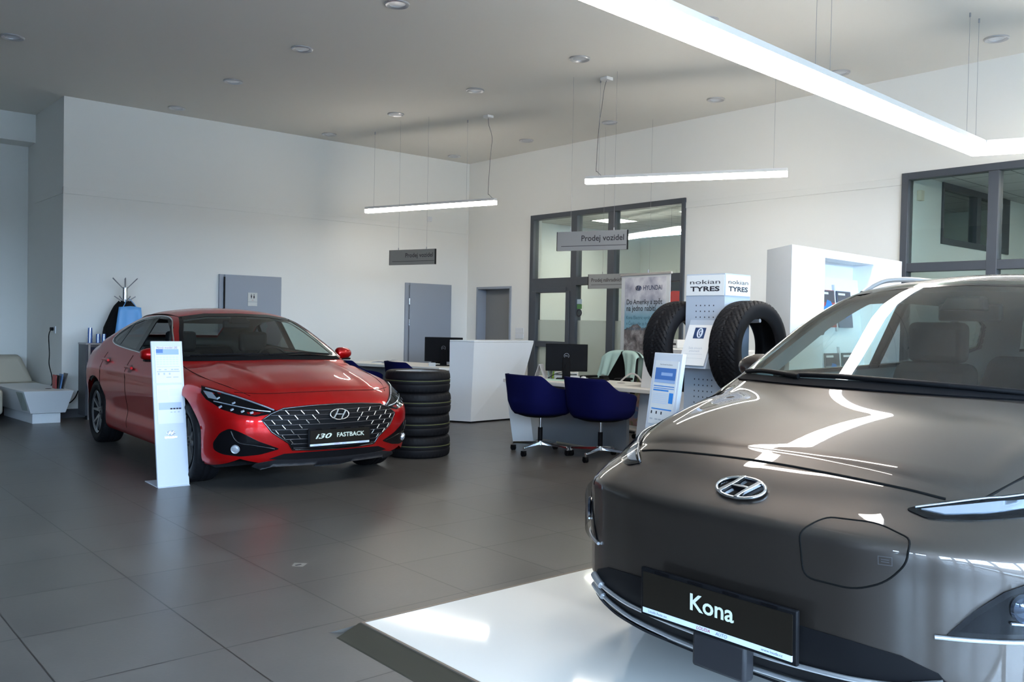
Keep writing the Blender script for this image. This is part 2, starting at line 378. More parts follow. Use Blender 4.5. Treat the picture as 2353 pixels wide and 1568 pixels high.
for y0, y1 in ((3.565, 4.365), (2.55, 3.465), (1.5, 2.45), (0.275, 1.4)):
    MB().box(0.02, 0.028, y0, y1, 2.02, 2.905).build('pane', PANE, w1)
    MB().box(0.02, 0.028, y0, y1, 0.03, 1.925).build('pane', PANE, w1)

# offices behind the right wall
def ceiling_grid():
    m = bpy.data.materials.new('ceiling_tiles'); m.use_nodes = True; nt = m.node_tree; b = nt.nodes['Principled BSDF']
    tc = nt.nodes.new('ShaderNodeTexCoord'); br = nt.nodes.new('ShaderNodeTexBrick'); br.offset = 0
    br.inputs['Color1'].default_value = (0.60, 0.61, 0.60, 1); br.inputs['Color2'].default_value = (0.57, 0.58, 0.57, 1); br.inputs['Mortar'].default_value = (0.20, 0.20, 0.20, 1)
    br.inputs['Scale'].default_value = 1.0; br.inputs['Mortar Size'].default_value = 0.008; br.inputs['Brick Width'].default_value = 0.6; br.inputs['Row Height'].default_value = 0.6
    nt.links.new(tc.outputs['Object'], br.inputs['Vector']); nt.links.new(br.outputs['Color'], b.inputs['Base Color']); b.inputs['Roughness'].default_value = 0.9
    return m
CG = ceiling_grid()
OFFW = mat('office_wall', (0.72, 0.75, 0.73), 0.8)
struct(MB().box(XB+0.22, X2, 6.5, 11.4, 3.06, 3.12).build('ceiling_office_far', CG)); struct(MB().box(XB+0.22, X2, -1.7, 6.5, 3.0, 3.06).build('ceiling_office_near', CG))
struct(MB().box(X2-0.2, X2, -1.6, 11.4, 0, 3.0).build('wall_offices_back', OFFW))
struct(MB().box(XB+0.22, X2-.2, 11.3, 11.4, 0, 3.06).build('wall_offices_far', OFFW))
struct(MB().box(XB+0.22, X2-.2, 6.5, 6.6, 0, 3.1).build('wall_offices_middle', OFFW))
struct(MB().box(XB+0.22, X2-.2, -1.7, -1.6, 0, 3.1).build('wall_offices_near', OFFW))
b = MB().box(XB+0.22, 10.24, 4.42, 4.52, 0, 3.0).box(10.24, 12.2, 4.42, 4.52, 0, 2.30).box(12.2, X2-.2, 4.42, 4.52, 0, 3.0)
struct(b.build('wall_offices_side', OFFW))
b = MB().box(10.24, 12.2, 4.40, 4.50, 2.30, 2.37).box(10.24, 12.2, 4.40, 4.50, 2.93, 3.0).box(10.24, 10.28, 4.40, 4.50, 2.37, 2.93).box(11.18, 11.30, 4.40, 4.50, 2.37, 2.93).box(11.95, 12.2, 4.40, 4.50, 2.37, 2.93)
o = struct(b.build('window_12', ANTH, bevel=0.003)); MB().box(10.28, 11.95, 4.445, 4.452, 2.37, 2.93).build('pane', PANE, o)
def led_panel(x0, x1, y0, y1, z, lab):
    t = thing('panel_light', lab, 'ceiling light', ((x0+x1)/2, (y0+y1)/2, z), 0, None); w = (x1-x0)/2; h = (y1-y0)/2
    MB().box(-w, w, -h, -h+.015, -0.012, 0).box(-w, w, h-.015, h, -0.012, 0).box(-w, -w+.015, -h+.015, h-.015, -0.012, 0).box(w-.015, w, -h+.015, h-.015, -0.012, 0).build('frame', LAM, t)
    MB().box(-w+.015, w-.015, -h+.015, h-.015, -0.008, -0.002).build('diffuser', LED, t)
    return t
led_panel(10.67, 11.26, 9.84, 10.39, 3.06, 'square lit ceiling panel in the glazed office, seen whole above the hanging sign')
led_panel(10.70, 11.28, 8.03, 8.55, 3.06, 'lit ceiling panel in the office, cut off by the right edge of the glazed partition')
led_panel(10.9, 11.5, 1.9, 2.5, 3.0, 'added ceiling panel, out of view, brightening the office behind the grey car')  # lamp added out of view to brighten the near office
led_panel(10.9, 11.5, -.1, .5, 3.0, 'second added ceiling panel, out of view, brightening the office nearer the camera')  # another hidden panel, also added to lighten this office
def office_lamp(p0, p1, lab, zc=3.06):
    t = thing('linear_lamp', lab, 'ceiling light', ((p0[0]+p1[0])/2, (p0[1]+p1[1])/2, p0[2]), 0, None)
    a = Vector(p0)-t.location; c = Vector(p1)-t.location; d = (c-a).normalized(); n = Vector((-d.y, d.x, 0))*0.05
    def bx(z0, z1, w): return MB().hexa([tuple(a+n*w+Vector((0,0,z0))), tuple(a-n*w+Vector((0,0,z0))), tuple(c-n*w+Vector((0,0,z0))), tuple(c+n*w+Vector((0,0,z0)))], [tuple(a+n*w+Vector((0,0,z1))), tuple(a-n*w+Vector((0,0,z1))), tuple(c-n*w+Vector((0,0,z1))), tuple(c+n*w+Vector((0,0,z1)))])
    bx(0.03, 0.06, 0.9).build('housing', LEDHOUS, t); bx(0, 0.03, 1.0).build('diffuser', LED, t)
    for k in (0.15, 0.85):
        p = a.lerp(c, k); MB().cyl((p.x, p.y, 0.06), (p.x, p.y, zc-p0[2]-.004), 0.002, n=6).build('suspension_wire', GREYM, t)
office_lamp((10.75, 9.80, 2.69), (10.28, 8.15, 2.69), 'slim lit linear lamp hanging inside the glazed office')
def poster(lab, y0, y1, z0, z1, cols, x=X2-0.215):
    t = thing('wall_poster', lab, 'poster', (x, (y0+y1)/2, (z0+z1)/2)); h = (y1-y0)/2; q = (z1-z0)/2
    MB().box(0, 0.012, -h, h, -q, q).build('board', mat(*cols[0]), t)
    b = MB(); b.add([(-0.002, -h*.9, -q*.1), (-0.002, -h*.2, q*.3), (-0.002, h*.4, q*.35), (-0.002, h*.9, -q*.1), (-0.002, h*.8, -q*.6), (-0.002, -h*.9, -q*.7)], [(0,1,2,3,4,5)]); b.build('print', mat(*cols[1]), t)
poster('dark blue poster on the office wall left of the rock banner', 11.55-.6, 11.29, 1.0, 1.98, (('poster_blue', (0.02,0.05,0.25)), ('poster_sky', (0.25,0.35,0.5))), x=12.9)
poster('red and black poster in the office right of the rock banner', 9.6, 10.75, 1.45, 2.2, (('poster_dark', (0.04,0.05,0.08)), ('poster_red', (0.55,0.02,0.015))), x=12.9)

# small fittings on the walls
def plate_on(name, lab, cat, mtx, w, h, d=0.012, m=PAPER, inner=None):
    t = MB().box(-w/2, w/2, -h/2, h/2, 0, d, mtx).build(name, m, bevel=0.002); tag(t, lab, cat)
    if inner: rects('rocker', inner, mat('switch_line', (0.55,0.55,0.54), 0.5), t, mtx, z=d+0.001)
    return t
mB = lambda y, z: basis((XB, y, z), (0, -1, 0), (0, 0, 1))
mA = lambda x, z: basis((x, YA, z), (1, 0, 0), (0, 0, 1))
plate_on('light_switch', 'upper white switch plate between the recessed door and the glazed partition', 'switch', mB(10.61, 1.183), 0.19, 0.085, inner=[(-.0015,-.035,.0015,.035)])
plate_on('light_switch', 'lower white switch plate between the recessed door and the glazed partition', 'switch', mB(10.61, 1.093), 0.19, 0.08, inner=[(-.0015,-.03,.0015,.03)])
plate_on('alarm_box', 'small square white box high on the far wall below the left hanging lamp', 'wall fitting', mA(8.5, 2.998), 0.08, 0.08, 0.03)
plate_on('motion_sensor', 'small cream sensor box inside the office behind the glass, top right', 'wall fitting', basis((9.66, 4.42, 2.78), (1, 0, 0), (0, 0, 1)), 0.075, 0.11, 0.05, mat('cream_plastic', (0.65, 0.62, 0.5), 0.5))
plate_on('motion_sensor', 'small cream sensor box on the office wall, behind the left pane above the sign', 'wall fitting', basis((9.85, 11.3, 2.73), (1, 0, 0), (0, 0, 1)), 0.12, 0.10, 0.05, MATS['cream_plastic'])
so = plate_on('wall_socket', 'white wall socket with a black plug at the corner left of the coat stand', 'socket', basis((XR, 12.34, 1.10), (0, -1, 0), (0, 0, 1)), 0.10, 0.09)
cb = MB().tube(catmull([(XR-.035, 12.38, 1.11), (XR-.06, 12.39, 1.02), (XR-.055, 12.37, 0.8), (XR-.06, 12.36, 0.66), (XR-.05, 12.27, 0.52), (XR-.06, 12.2, 0.42), (XR-.1, 12.15, 0.39)], 6), 0.006).build('power_cable', BLACK, None, smooth=True)
tag(cb, 'thin black cable hanging from the wall socket down to the white corner bench', 'cable')
MB().cyl((XR-.012, 12.375, 1.11), (XR-.05, 12.375, 1.11), 0.022, n=14).build('plug', BLACK, cb, smooth=True)
cb = MB().tube(catmull([(2.9, 11.95, 0.22), (2.98, 11.9, 0.19), (3.05, 11.88, 0.25), (3.105, 11.93, 0.34)], 6), 0.007).build('power_cable', BLACK, None, smooth=True)
tag(cb, 'short dark cable curving from the bench to the dark cabinet', 'cable')
# toilet sign on door 1
wc = thing('toilet_sign', 'small square toilet sign on the grey door behind the red car', 'sign', (5.408, YA-0.05, 1.566))
mm = basis((0, 0, 0), (1, 0, 0), (0, 0, 1))
MB().box(-.07, .07, -.035, .095, 0.0, 0.008, mm).box(-.07, .07, -.095, -.04, 0.0, 0.008, mm).build('plate', mat('sign_cream', (0.60, 0.61, 0.58), 0.5), wc, bevel=0.001)
b = MB()
for sx, w in ((-.02, 1), (.02, -1)):
    b.add([(sx+.0065*math.cos(k*PI/6), .07+.0065*math.sin(k*PI/6), .010) for k in range(12)], [tuple(range(12))], mm)
    b.add([(sx-.012, .058, .010), (sx-.004*w if w > 0 else sx-.006, .012, .010), (sx+.004, .012, .010), (sx+.012, .058, .010)] if w > 0 else [(sx-.006, .058, .010), (sx-.012, .03, .010), (sx-.004, .012, .010), (sx+.004, .012, .010), (sx+.012, .03, .010), (sx+.006, .058, .010)], [tuple(range(4 if w > 0 else 6))], mm)
me = bpy.data.meshes.new('pictogram'); me.from_pydata(b.v, [], b.f); me.materials.append(DARK); o = bpy.data.objects.new('pictogram', me); COL.objects.link(o); o.parent = wc
text('lettering', 'WC', mat('red_print', (0.4, 0.05, 0.05)), wc, basis((0, 0, 0), (1, 0, 0), (0, 0, 1)) @ Matrix.Translation((0, -.012, .01)), height=0.012)

# ------------------------------------------------------------------ ceiling downlights (regular grid)
def downlight():
    t = thing('downlight', '', 'ceiling light', (0, 0, ZC))
    MB().lathe([(0.072, 0.0), (0.108, 0.0), (0.108, -0.010), (0.098, -0.016), (0.072, -0.006)], 32, closed=True).build('trim_ring', mat('downlight_ring', (0.55, 0.55, 0.56), 0.3, 0.6), t, smooth=True)
    MB().lathe([(0.0, -0.001), (0.04, -0.0015), (0.073, -0.003)], 32).build('reflector', mat('downlight_reflector', (0.75, 0.76, 0.8), 0.25, 0.3), t, smooth=True)
    return t
gx = [1.93, 4.18, 6.40, 8.70]; gy = [11.6, 9.83, 8.15, 6.43, 4.85, 3.30]
cn = ['far left', 'second', 'third', 'wall side']
rn = ['nearest the far wall', 'second from the far wall', 'third from the far wall', 'fourth from the far wall', 'fifth from the far wall', 'sixth from the far wall']
dl = downlight(); first = True
for ix, x in enumerate(gx):
    for iy, y in enumerate(gy):
        if (ix == 0 and iy != 1) or (ix == 1 and iy > 3) or (ix == 2 and iy > 4): continue
        t = dl if first else copy_tree(dl); first = False
        t.location = (x, y, ZC); t['label'] = 'round recessed downlight, %s row from the left, %s' % (cn[ix], rn[iy]); t['group'] = 'recessed ceiling downlights'

# ------------------------------------------------------------------ hanging linear lamps
def linear_lamp(name, lab, pts, zb, hh, w, wires, mled, cable=None, cat='hanging lamp', closed=False):
    c0 = Vector((pts[0][0], pts[0][1], 0)); t = thing(name, lab, cat, (c0.x, c0.y, zb))
    P = [Vector((p[0]-c0.x, p[1]-c0.y, 0)) for p in pts]; n = len(P)
    def offs(d):
        out = []
        for i, p in enumerate(P):
            a = (p-P[i-1]).normalized() if (i > 0 or closed) else (P[1]-P[0]).normalized(); c = (P[(i+1) % n]-p).normalized() if (i < n-1 or closed) else a
            na = Vector((-a.y, a.x, 0)); nc = Vector((-c.y, c.x, 0)); m = (na+nc).normalized(); k = d/max(0.3, m.dot(na)); out.append(p+m*k)
        return out
    def strip(z0, z1, wd):
        A = offs(wd/2); B = offs(-wd/2); b = MB()
        vs = []
        for i in range(n): vs += [(A[i].x, A[i].y, z0), (B[i].x, B[i].y, z0), (B[i].x, B[i].y, z1), (A[i].x, A[i].y, z1)]
        fs = [] if closed else [(0, 1, 2, 3), tuple(4*(n-1)+k for k in (3, 2, 1, 0))]
        for i in range(n if closed else n-1):
            i2 = (i+1) % n
            for k in range(4): fs.append((4*i+k, 4*i+(k+1) % 4, 4*i2+(k+1) % 4, 4*i2+k))
        return b.add(vs, fs)
    strip(hh*0.62, hh, w).build('housing', LEDHOUS, t, bevel=0.002)
    strip(0, hh*0.62, w*0.97).build('diffuser', mled, t, bevel=0.004)
    for (x, y) in wires:
        b = MB().cyl((x-c0.x, y-c0.y, hh), (x-c0.x, y-c0.y, ZC-zb), 0.0016, n=6).cyl((x-c0.x, y-c0.y, ZC-zb-0.035), (x-c0.x, y-c0.y, ZC-zb), 0.008, n=8); b.build('suspension_wire', GREYM, t)
    if cable:
        (x, y), (ex, ey) = cable; X, Y = x-c0.x, y-c0.y; EX, EY = ex-c0.x, ey-c0.y; H = ZC-zb
        MB().box(X-.05, X+.05, Y-.05, Y+.05, H-0.035, H).build('canopy', LEDHOUS, t, bevel=0.004)
        MB().tube(catmull([(X, Y, H-.03), (X+(EX-X)*.3, Y+(EY-Y)*.3, H-.12), (lerp(X,EX,.9)+.02, lerp(Y,EY,.9)-.02, H-.28), (EX+.01, EY, H*.55), (EX-.01, EY+.01, hh+.10), (EX, EY, hh+.05), (EX+.03, EY-.04, hh)], 8), 0.0035, n=6).build('cable', mat('grey_cable', (0.14, 0.14, 0.14), 0.6), t, smooth=True)
    return t
linear_lamp('pendant_lamp', 'short lit linear lamp hanging left, above the far desk by the car', [(6.76, 11.12), (7.42, 8.97)], 2.86, 0.085, 0.075, [(6.80, 10.98), (7.28, 9.42)], LED, ((7.31, 9.02), (7.38, 9.06)))
linear_lamp('pendant_lamp', 'short lit linear lamp hanging over the near desk with two blue chairs', [(7.05, 6.95), (8.09, 5.06)], 2.87, 0.085, 0.075, [(7.12, 6.82), (8.02, 5.18)], LED, ((7.10, 6.71), (7.12, 6.84)))
BIGZ = 2.86
linear_lamp('angled_pendant_lamp', 'large bright angular line lamp hanging over the grey car', [(2.92, 1.65), (2.86, 2.96), (8.15, 3.21), (8.85, 1.45)], BIGZ, 0.11, 0.15, [(8.05, 3.20), (7.85, 3.195), (5.4, 3.08), (5.2, 3.07), (2.95, 2.96), (8.8, 1.5)], LEDBIG)

# ------------------------------------------------------------------ hanging aluminium signs
def hang_sign(lab, p0, p1, z0, z1, txt, tx0, th, zl, line, fm=ALU):
    p0 = Vector((*p0, 0)); p1 = Vector((*p1, 0)); d = (p1-p0); L = d.length; d.normalize(); n = Vector((d.y, -d.x, 0))
    t = thing('hanging_sign', lab, 'sign', ((p0.x+p1.x)/2, (p0.y+p1.y)/2, z0)); mt = basis((0, 0, 0), tuple(d), (0, 0, 1)); H = z1-z0
    MB().box(-L/2, L/2, 0, H, -0.012, 0.012, mt).build('panel', fm, t, bevel=0.002)
    MB().box(L/2, L/2+.006, 0, H, -0.014, 0.014, mt).box(-L/2-.006, -L/2, 0, H, -0.014, 0.014, mt).build('end_cap', BLACK, t)
    text('lettering', txt, mat('sign_lettering', (0.05, 0.04, 0.04), 0.5), t, mt @ Matrix.Translation((tx0*L, H*0.58, 0.0125)), height=None, width=th, align='RIGHT', bold=0.012)
    rects('underline', [(line*L, zl*H, L*0.49, zl*H+.006)], MATS['sign_lettering'], t, mt, z=0.0130)
    for s in (-0.31, 0.31):
        q = d*(s*L); b = MB().cyl((q.x, q.y, H), (q.x, q.y, ZC-z0), 0.0014, n=6).cyl((q.x, q.y, H), (q.x, q.y, H+.03), 0.006, n=8)
        b.build('suspension_wire', GREYM, t)
    return t
hang_sign('larger hanging metal sign with dark lettering in front of the glazed office', (6.78, 7.10), (7.06, 6.32), 2.11, 2.32, 'Prodej vozidel', 0.46, 0.50, 0.22, -0.44)
hang_sign('smaller hanging metal sign with dark lettering on the white far wall side', (6.62, 10.25), (6.84, 9.50), 2.06, 2.265, 'Prodej vozidel', 0.46, 0.47, 0.22, -0.44, fm=mat('sign_bronze', (0.36, 0.33, 0.29), 0.5, 0.3))
t = hang_sign('grey hanging sign half hidden behind the rock banner', (8.85, 8.62), (9.0, 7.4), 1.80, 2.00, 'Prodej náhradních dílů a příslušenství', 0.42, 1.08, 0.25, -0.46, fm=mat('sign_grey', (0.33, 0.33, 0.32), 0.5, 0.5))
# ================================================================== CARS (implicit body shells sampled into meshes)
def smax(a, b, r):
    h = np.maximum(r-np.abs(a-b), 0)/r; return np.maximum(a, b)+h*h*r/4
def smin(a, b, r): return -smax(-a, -b, r)
def curve(xs, ys, s=0.04, n=600):
    x = np.linspace(xs[0]-0.5, xs[-1]+0.5, n); y = np.interp(x, xs, ys)
    lo = (ys[1]-ys[0])/(xs[1]-xs[0]); hi = (ys[-1]-ys[-2])/(xs[-1]-xs[-2])
    y = np.where(x < xs[0], ys[0]+(x-xs[0])*lo, y); y = np.where(x > xs[-1], ys[-1]+(x-xs[-1])*hi, y)
    dx = x[1]-x[0]; k = np.arange(-int(4*s/dx)-1, int(4*s/dx)+2)*dx; g = np.exp(-0.5*(k/s)**2); g /= g.sum()
    pad = len(k)//2; yp = np.concatenate([y[0]+(np.arange(-pad, 0))*(y[1]-y[0]), y, y[-1]+np.arange(1, pad+1)*(y[-1]-y[-2])])
    y = np.convolve(yp, g, 'valid'); return lambda q: np.interp(q, x, y)

def kona_field():
    F = curve([.12, .19, .26, .34, .46, .60, .690, .71, .76, .83, .86], [.20, .12, .05, .018, .016, .012, .004, .032, .105, .185, .235], 0.007)
    plan = curve([0, .2, .4, .55, .65, .75, .82, .88, .95], [0, .003, .022, .065, .12, .205, .31, .46, .9], 0.03)
    tu = list(np.linspace(0, 1.15, 24)); T = curve(tu+[1.4, 2.2, 3.2, 3.9, 4.2], [.842+.415*(q-.19)-.238*(q-.19)**2 for q in tu]+[1.02, 1.02, 1.05, 1.06, 1.0], 0.05)
    dw = curve([.1, .18, .30, .45, .55, .66, .74, .80, .88, .96, 1.1], [.10, .06, .02, .004, 0, 0.0, .006, .018, .045, .085, .17], 0.02)
    R = curve([1.4, 1.65, 1.8, 2.0, 2.3, 2.7, 3.1, 3.5, 3.95], [1.40, 1.470, 1.494, 1.516, 1.530, 1.533, 1.522, 1.49, 1.43], 0.08)
    def f(P):
        u, v, w = P[:, 0], P[:, 1], P[:, 2]; av = np.abs(v)
        pl = plan(av); fade = np.clip((1.15-u)/0.9, 0, 1); ue = u-pl*fade
        wc = w+0.05*(av/0.6)**2.6*np.clip((w-.70)/.08, 0, 1)**2
        a1 = (F(np.minimum(wc, .86))-(u-pl))*0.75
        half = .90-dw(w)-.05*np.clip((.8-u)/.6, 0, 1)**2-.10*np.clip((u-3.3)/.9, 0, 1)**2
        a2 = av-half
        top = T(ue)-0.045*(av/0.62)**3.2*np.clip((1.5-u)/.6, 0, 1)+.012*np.exp(-((av-.60-.05*u)/.045)**2)*np.clip((u-.25)/.3, 0, 1)*np.clip((1.5-u)/.4, 0, 1)
        a3 = w-top
        a4 = u-(4.19-.35*(av/.9)**4-.25*np.clip(w-.75, 0, 1)-.3*np.clip(.4-w, 0, 1))
        a5 = (.19-w)
        low = smax(a1, a2, .10); low = smax(low, a3, .05+.05*np.clip(u-.3, 0, 1)); low = smax(low, a4, .12); low = smax(low, a5, .06)
        b1 = (.82+.27*(av/.65)**2*np.clip(1.35-w*.25, 0, 1)-.12*np.clip((w-1.05)/.4, 0, 1)*(av/.65)**2+(w-1.05)*2.1-u)/2.3
        b2 = (av-(.805-(w-1.0)*.46))/1.1
        b3 = w-(R(u)-.055*(av/.55)**2)
        b4 = (u-(4.08-(w-1.0)*.75-.12*(av/.7)**2))/1.2
        gh = smax(b1, b2, .05); gh = smax(gh, b3, .09); gh = smax(gh, b4, .08); gh = smax(gh, .8-w, .05)
        return smin(low, gh, .025)
    return f
def red_field():
    F = curve([.10, .17, .24, .30, .36, .46, .56, .63, .68, .73, .76], [.16, .09, .045, .03, .012, -.004, 0.0, .022, .06, .115, .165], 0.014)
    plan = curve([0, .2, .4, .55, .65, .75, .82, .88, .95], [0, .012, .050, .105, .16, .24, .32, .45, .85], 0.03)
    T = curve([0.0, .12, .3, .6, .9, 1.15, 1.4, 2.2, 3.2, 3.8, 4.2, 4.45], [.66, .735, .81, .872, .912, .935, .90, .93, .985, 1.0, 1.0, .985], 0.05)
    dw = curve([.1, .17, .25, .34, .46, .60, .70, .78, .86, .93, 1.05], [.09, .06, .022, .018, .03, .006, .0, .012, .045, .09, .18], 0.02)
    R = curve([1.8, 1.95, 2.1, 2.3, 2.6, 2.9, 3.2, 3.5, 3.8, 4.1, 4.4], [1.27, 1.325, 1.36, 1.385, 1.395, 1.38, 1.335, 1.265, 1.18, 1.10, 1.03], 0.08)
    def f(P):
        u, v, w = P[:, 0], P[:, 1], P[:, 2]; av = np.abs(v)
        pl = plan(av); fade = np.clip((1.25-u)/0.95, 0, 1); ue = u-pl*fade
        wc = w+0.03*(av/0.6)**2*np.clip((w-.4)/.3, 0, 1)
        a1 = (F(np.minimum(wc, .76))-(u-pl))*0.75
        hip = .018*np.exp(-((u-3.65)/.45)**2)+.012*np.exp(-((u-.9)/.4)**2)
        half = .885-dw(w)+hip-.05*np.clip((.8-u)/.6, 0, 1)**2-.10*np.clip((u-3.7)/.75, 0, 1)**2-.012*np.exp(-((w-.40)/.05)**2)*np.clip((u-1.3)/.2, 0, 1)*np.clip((3.1-u)/.2, 0, 1)
        a2 = av-half
        top = T(ue)-0.05*(av/0.62)**2*np.clip((1.6-u)/.6, 0, 1)+.014*np.exp(-((av-.38-.10*u)/.06)**2)*np.clip((u-.15)/.3, 0, 1)*np.clip((1.6-u)/.4, 0, 1)
        a3 = w-top
        a4 = u-(4.44-.42*(av/.88)**3-.12*np.clip(.85-w, 0, 1)-.3*np.clip(.45-w, 0, 1))
        a5 = (.17-w)
        low = smax(a1, a2, .11); low = smax(low, a3, .05+.06*np.clip(u-.3, 0, 1)); low = smax(low, a4, .10); low = smax(low, a5, .06)
        b1 = (1.12+.26*(av/.7)**2+(w-.94)*2.15-.10*(av/.7)**2*np.clip((w-.94)/.4, 0, 1)-u)/2.35
        b2 = (av-(.80-(w-.93)*.56))/1.12
        b3 = w-(R(u)-.055*(av/.55)**2)
        b4 = (u-(4.3-.35*(av/.7)**2))
        gh = smax(b1, b2, .05); gh = smax(gh, b3, .09); gh = smax(gh, b4, .08); gh = smax(gh, .75-w, .05)
        return smin(low, gh, .03)
    return f

class Body:
    def __init__(s, f, L, arch):
        s.f = f; s.L = L; s.arch = arch      # arch = [(u, w, r)]
    def march(s, O, D, tmax, n=90, inside=False):
        O = np.asarray(O, float); D = np.asarray(D, float); N = len(O); sg = -1.0 if inside else 1.0
        lo = np.zeros(N); hi = np.full(N, np.nan); done = np.zeros(N, bool)
        for i in range(1, n+1):
            t = tmax*i/n; v = sg*s.f(O+D*t); new = (~done) & (v <= 0)
            hi[new] = t; lo[new] = tmax*(i-1)/n; done |= new
        hi2 = np.where(np.isnan(hi), tmax, hi)
        for _ in range(22):
            m = (lo+hi2)/2; v = sg*s.f(O+D*m[:, None]); neg = v <= 0; hi2 = np.where(neg, m, hi2); lo = np.where(neg, lo, m)
        P = O+D*hi2[:, None]; P[~done] = np.nan; return P
    def normal(s, P):
        e = 0.003; g = np.stack([s.f(P+np.eye(3)[k]*e)-s.f(P-np.eye(3)[k]*e) for k in range(3)], 1)
        return g/np.maximum(1e-9, np.linalg.norm(g, axis=1))[:, None]
    def proj(s, Q, axis, side=1, off=0.0):
        Q = np.asarray(Q, float)
        if axis == 'front': O = np.stack([np.full(len(Q), -.3), Q[:, 0], Q[:, 1]], 1); D = np.tile([1., 0, 0], (len(Q), 1)); tm = 2.6
        elif axis == 'rear': O = np.stack([np.full(len(Q), s.L+.3), Q[:, 0], Q[:, 1]], 1); D = np.tile([-1., 0, 0], (len(Q), 1)); tm = 2.2
        elif axis == 'side': O = np.stack([Q[:, 0], np.full(len(Q), side*1.15), Q[:, 1]], 1); D = np.tile([0, -1.*side, 0], (len(Q), 1)); tm = 1.1
        else: O = np.stack([Q[:, 0], Q[:, 1], np.full(len(Q), 1.9)], 1); D = np.tile([0, 0, -1.], (len(Q), 1)); tm = 1.7
        P = s.march(O, D, tm, 130); bad = np.isnan(P[:, 0])
        if bad.any() and not bad.all():
            good = np.where(~bad)[0]
            for i in np.where(bad)[0]: P[i] = P[good[np.argmin(((Q[good]-Q[i])**2).sum(1))]]
        return P+s.normal(P)*off
    def shell(s, nu=150, nv=84, nw=46, core=None, outer=None, cuts=()):
        (cu0, cu1, cv, cw0, cw1) = core; (ou0, ou1, ov, ow0, ow1) = outer
        idx = {}; B = []; F = []
        def vid(i, j, k):
            q = (i, j, k)
            if q not in idx: idx[q] = len(B); B.append((2*i/nu-1, 2*j/nv-1, 2*k/nw-1))
            return idx[q]
        for i in range(nu):
            for j in range(nv): F.append((vid(i, j, nw), vid(i+1, j, nw), vid(i+1, j+1, nw), vid(i, j+1, nw)))
        for i in range(nu):
            for k in range(nw):
                F.append((vid(i, 0, k), vid(i+1, 0, k), vid(i+1, 0, k+1), vid(i, 0, k+1))); F.append((vid(i, nv, k), vid(i, nv, k+1), vid(i+1, nv, k+1), vid(i+1, nv, k)))
        for j in range(nv):
            for k in range(nw):
                F.append((vid(0, j, k), vid(0, j, k+1), vid(0, j+1, k+1), vid(0, j+1, k))); F.append((vid(nu, j, k), vid(nu, j+1, k), vid(nu, j+1, k+1), vid(nu, j, k+1)))
        B = np.array(B); mid = lambda a, b, t: (a+b)/2+t*(b-a)/2
        C = np.stack([mid(cu0, cu1, B[:, 0]), cv*B[:, 1], mid(cw0, cw1, B[:, 2])], 1)
        T = np.stack([mid(ou0, ou1, B[:, 0]), ov*B[:, 1], mid(ow0, ow1, B[:, 2])], 1)
        D = T-C; Ln = np.linalg.norm(D, axis=1)[:, None]; D = D/Ln
        P = s.march(C, D, 2.4, 160, inside=True)
        for poly, axis, cond in cuts:      # snap shell vertices onto the window outlines so the cut edges run clean
            R_ = offpoly(resample(poly, .004), -.004); ok = cond(P)
            for sd in ((1, -1) if axis == 'side' else (1,)):
                m = ok & ((np.sign(P[:, 1]) == sd) if axis == 'side' else True); ii = np.where(m)[0]; Q = P[ii][:, [0, 2]] if axis == 'side' else P[ii][:, [1, 2]]
                mn, mx = R_.min(0)-.03, R_.max(0)+.03; k = ((Q > mn) & (Q < mx)).all(1); ii = ii[k]; Q = Q[k]
                for c0 in range(0, len(ii), 2000):
                    qq = Q[c0:c0+2000]; dd = np.linalg.norm(qq[:, None]-R_[None], axis=2); j = dd.argmin(1); near = dd[np.arange(len(qq)), j] < .0125
                    if near.any(): P[ii[c0:c0+2000][near]] = s.proj(R_[j[near]], axis, sd)
        # snap to wheel-arch circles
        F = np.array(F); kill = np.zeros(len(F), bool)
        for (au, aw, r) in s.arch:
            d = np.hypot(P[:, 0]-au, P[:, 2]-aw); near = (np.abs(d-r) < .022) & (np.abs(P[:, 1]) > .5) & (P[:, 2] > .15)
            k = r/np.maximum(d, 1e-6); q = np.stack([au+(P[:, 0]-au)*k, aw+(P[:, 2]-aw)*k], 1)
            for sd in (1, -1):
                m = near & (np.sign(P[:, 1]) == sd)
                if m.any(): P[m] = s.proj(q[m], 'side', sd)
            c = P[F].mean(1); kill |= (np.hypot(c[:, 0]-au, c[:, 2]-aw) < r-.002) & (np.abs(c[:, 1]) > .45)
        F = F[~kill]
        s.P, s.F = P, F
        return P, F
def inpoly(Q, poly):
    x, y = Q[:, 0], Q[:, 1]; r = np.zeros(len(Q), bool); n = len(poly)
    for i in range(n):
        x0, y0 = poly[i]; x1, y1 = poly[(i+1) % n]
        c = ((y0 > y) != (y1 > y)) & (x < (x1-x0)*(y-y0)/((y1-y0) or 1e-12)+x0); r ^= c
    return r
def resample(poly, d=0.02, closed=True):
    out = []; n = len(poly)
    for i in range(n if closed else n-1):
        a = np.array(poly[i][:2], float); b = np.array(poly[(i+1) % n][:2], float); k = max(1, int(np.linalg.norm(b-a)/d))
        for t in range(k): out.append(a+(b-a)*t/k)
    if not closed: out.append(np.array(poly[-1][:2], float))
    return np.array(out)
def rounded(poly, r=0.03, n=5):
    out = []; m = len(poly)
    for i in range(m):
        a, p, c = (np.array(poly[(i+k) % m], float) for k in (-1, 0, 1)); da = a-p; dc = c-p
        la, lc = np.linalg.norm(da), np.linalg.norm(dc); q = min(r, la*.45, lc*.45); s0 = p+da/la*q; s1 = p+dc/lc*q
        for k in range(n+1):
            t = k/n; out.append((1-t)**2*s0+2*t*(1-t)*p+t*t*s1)
    return np.array(out)
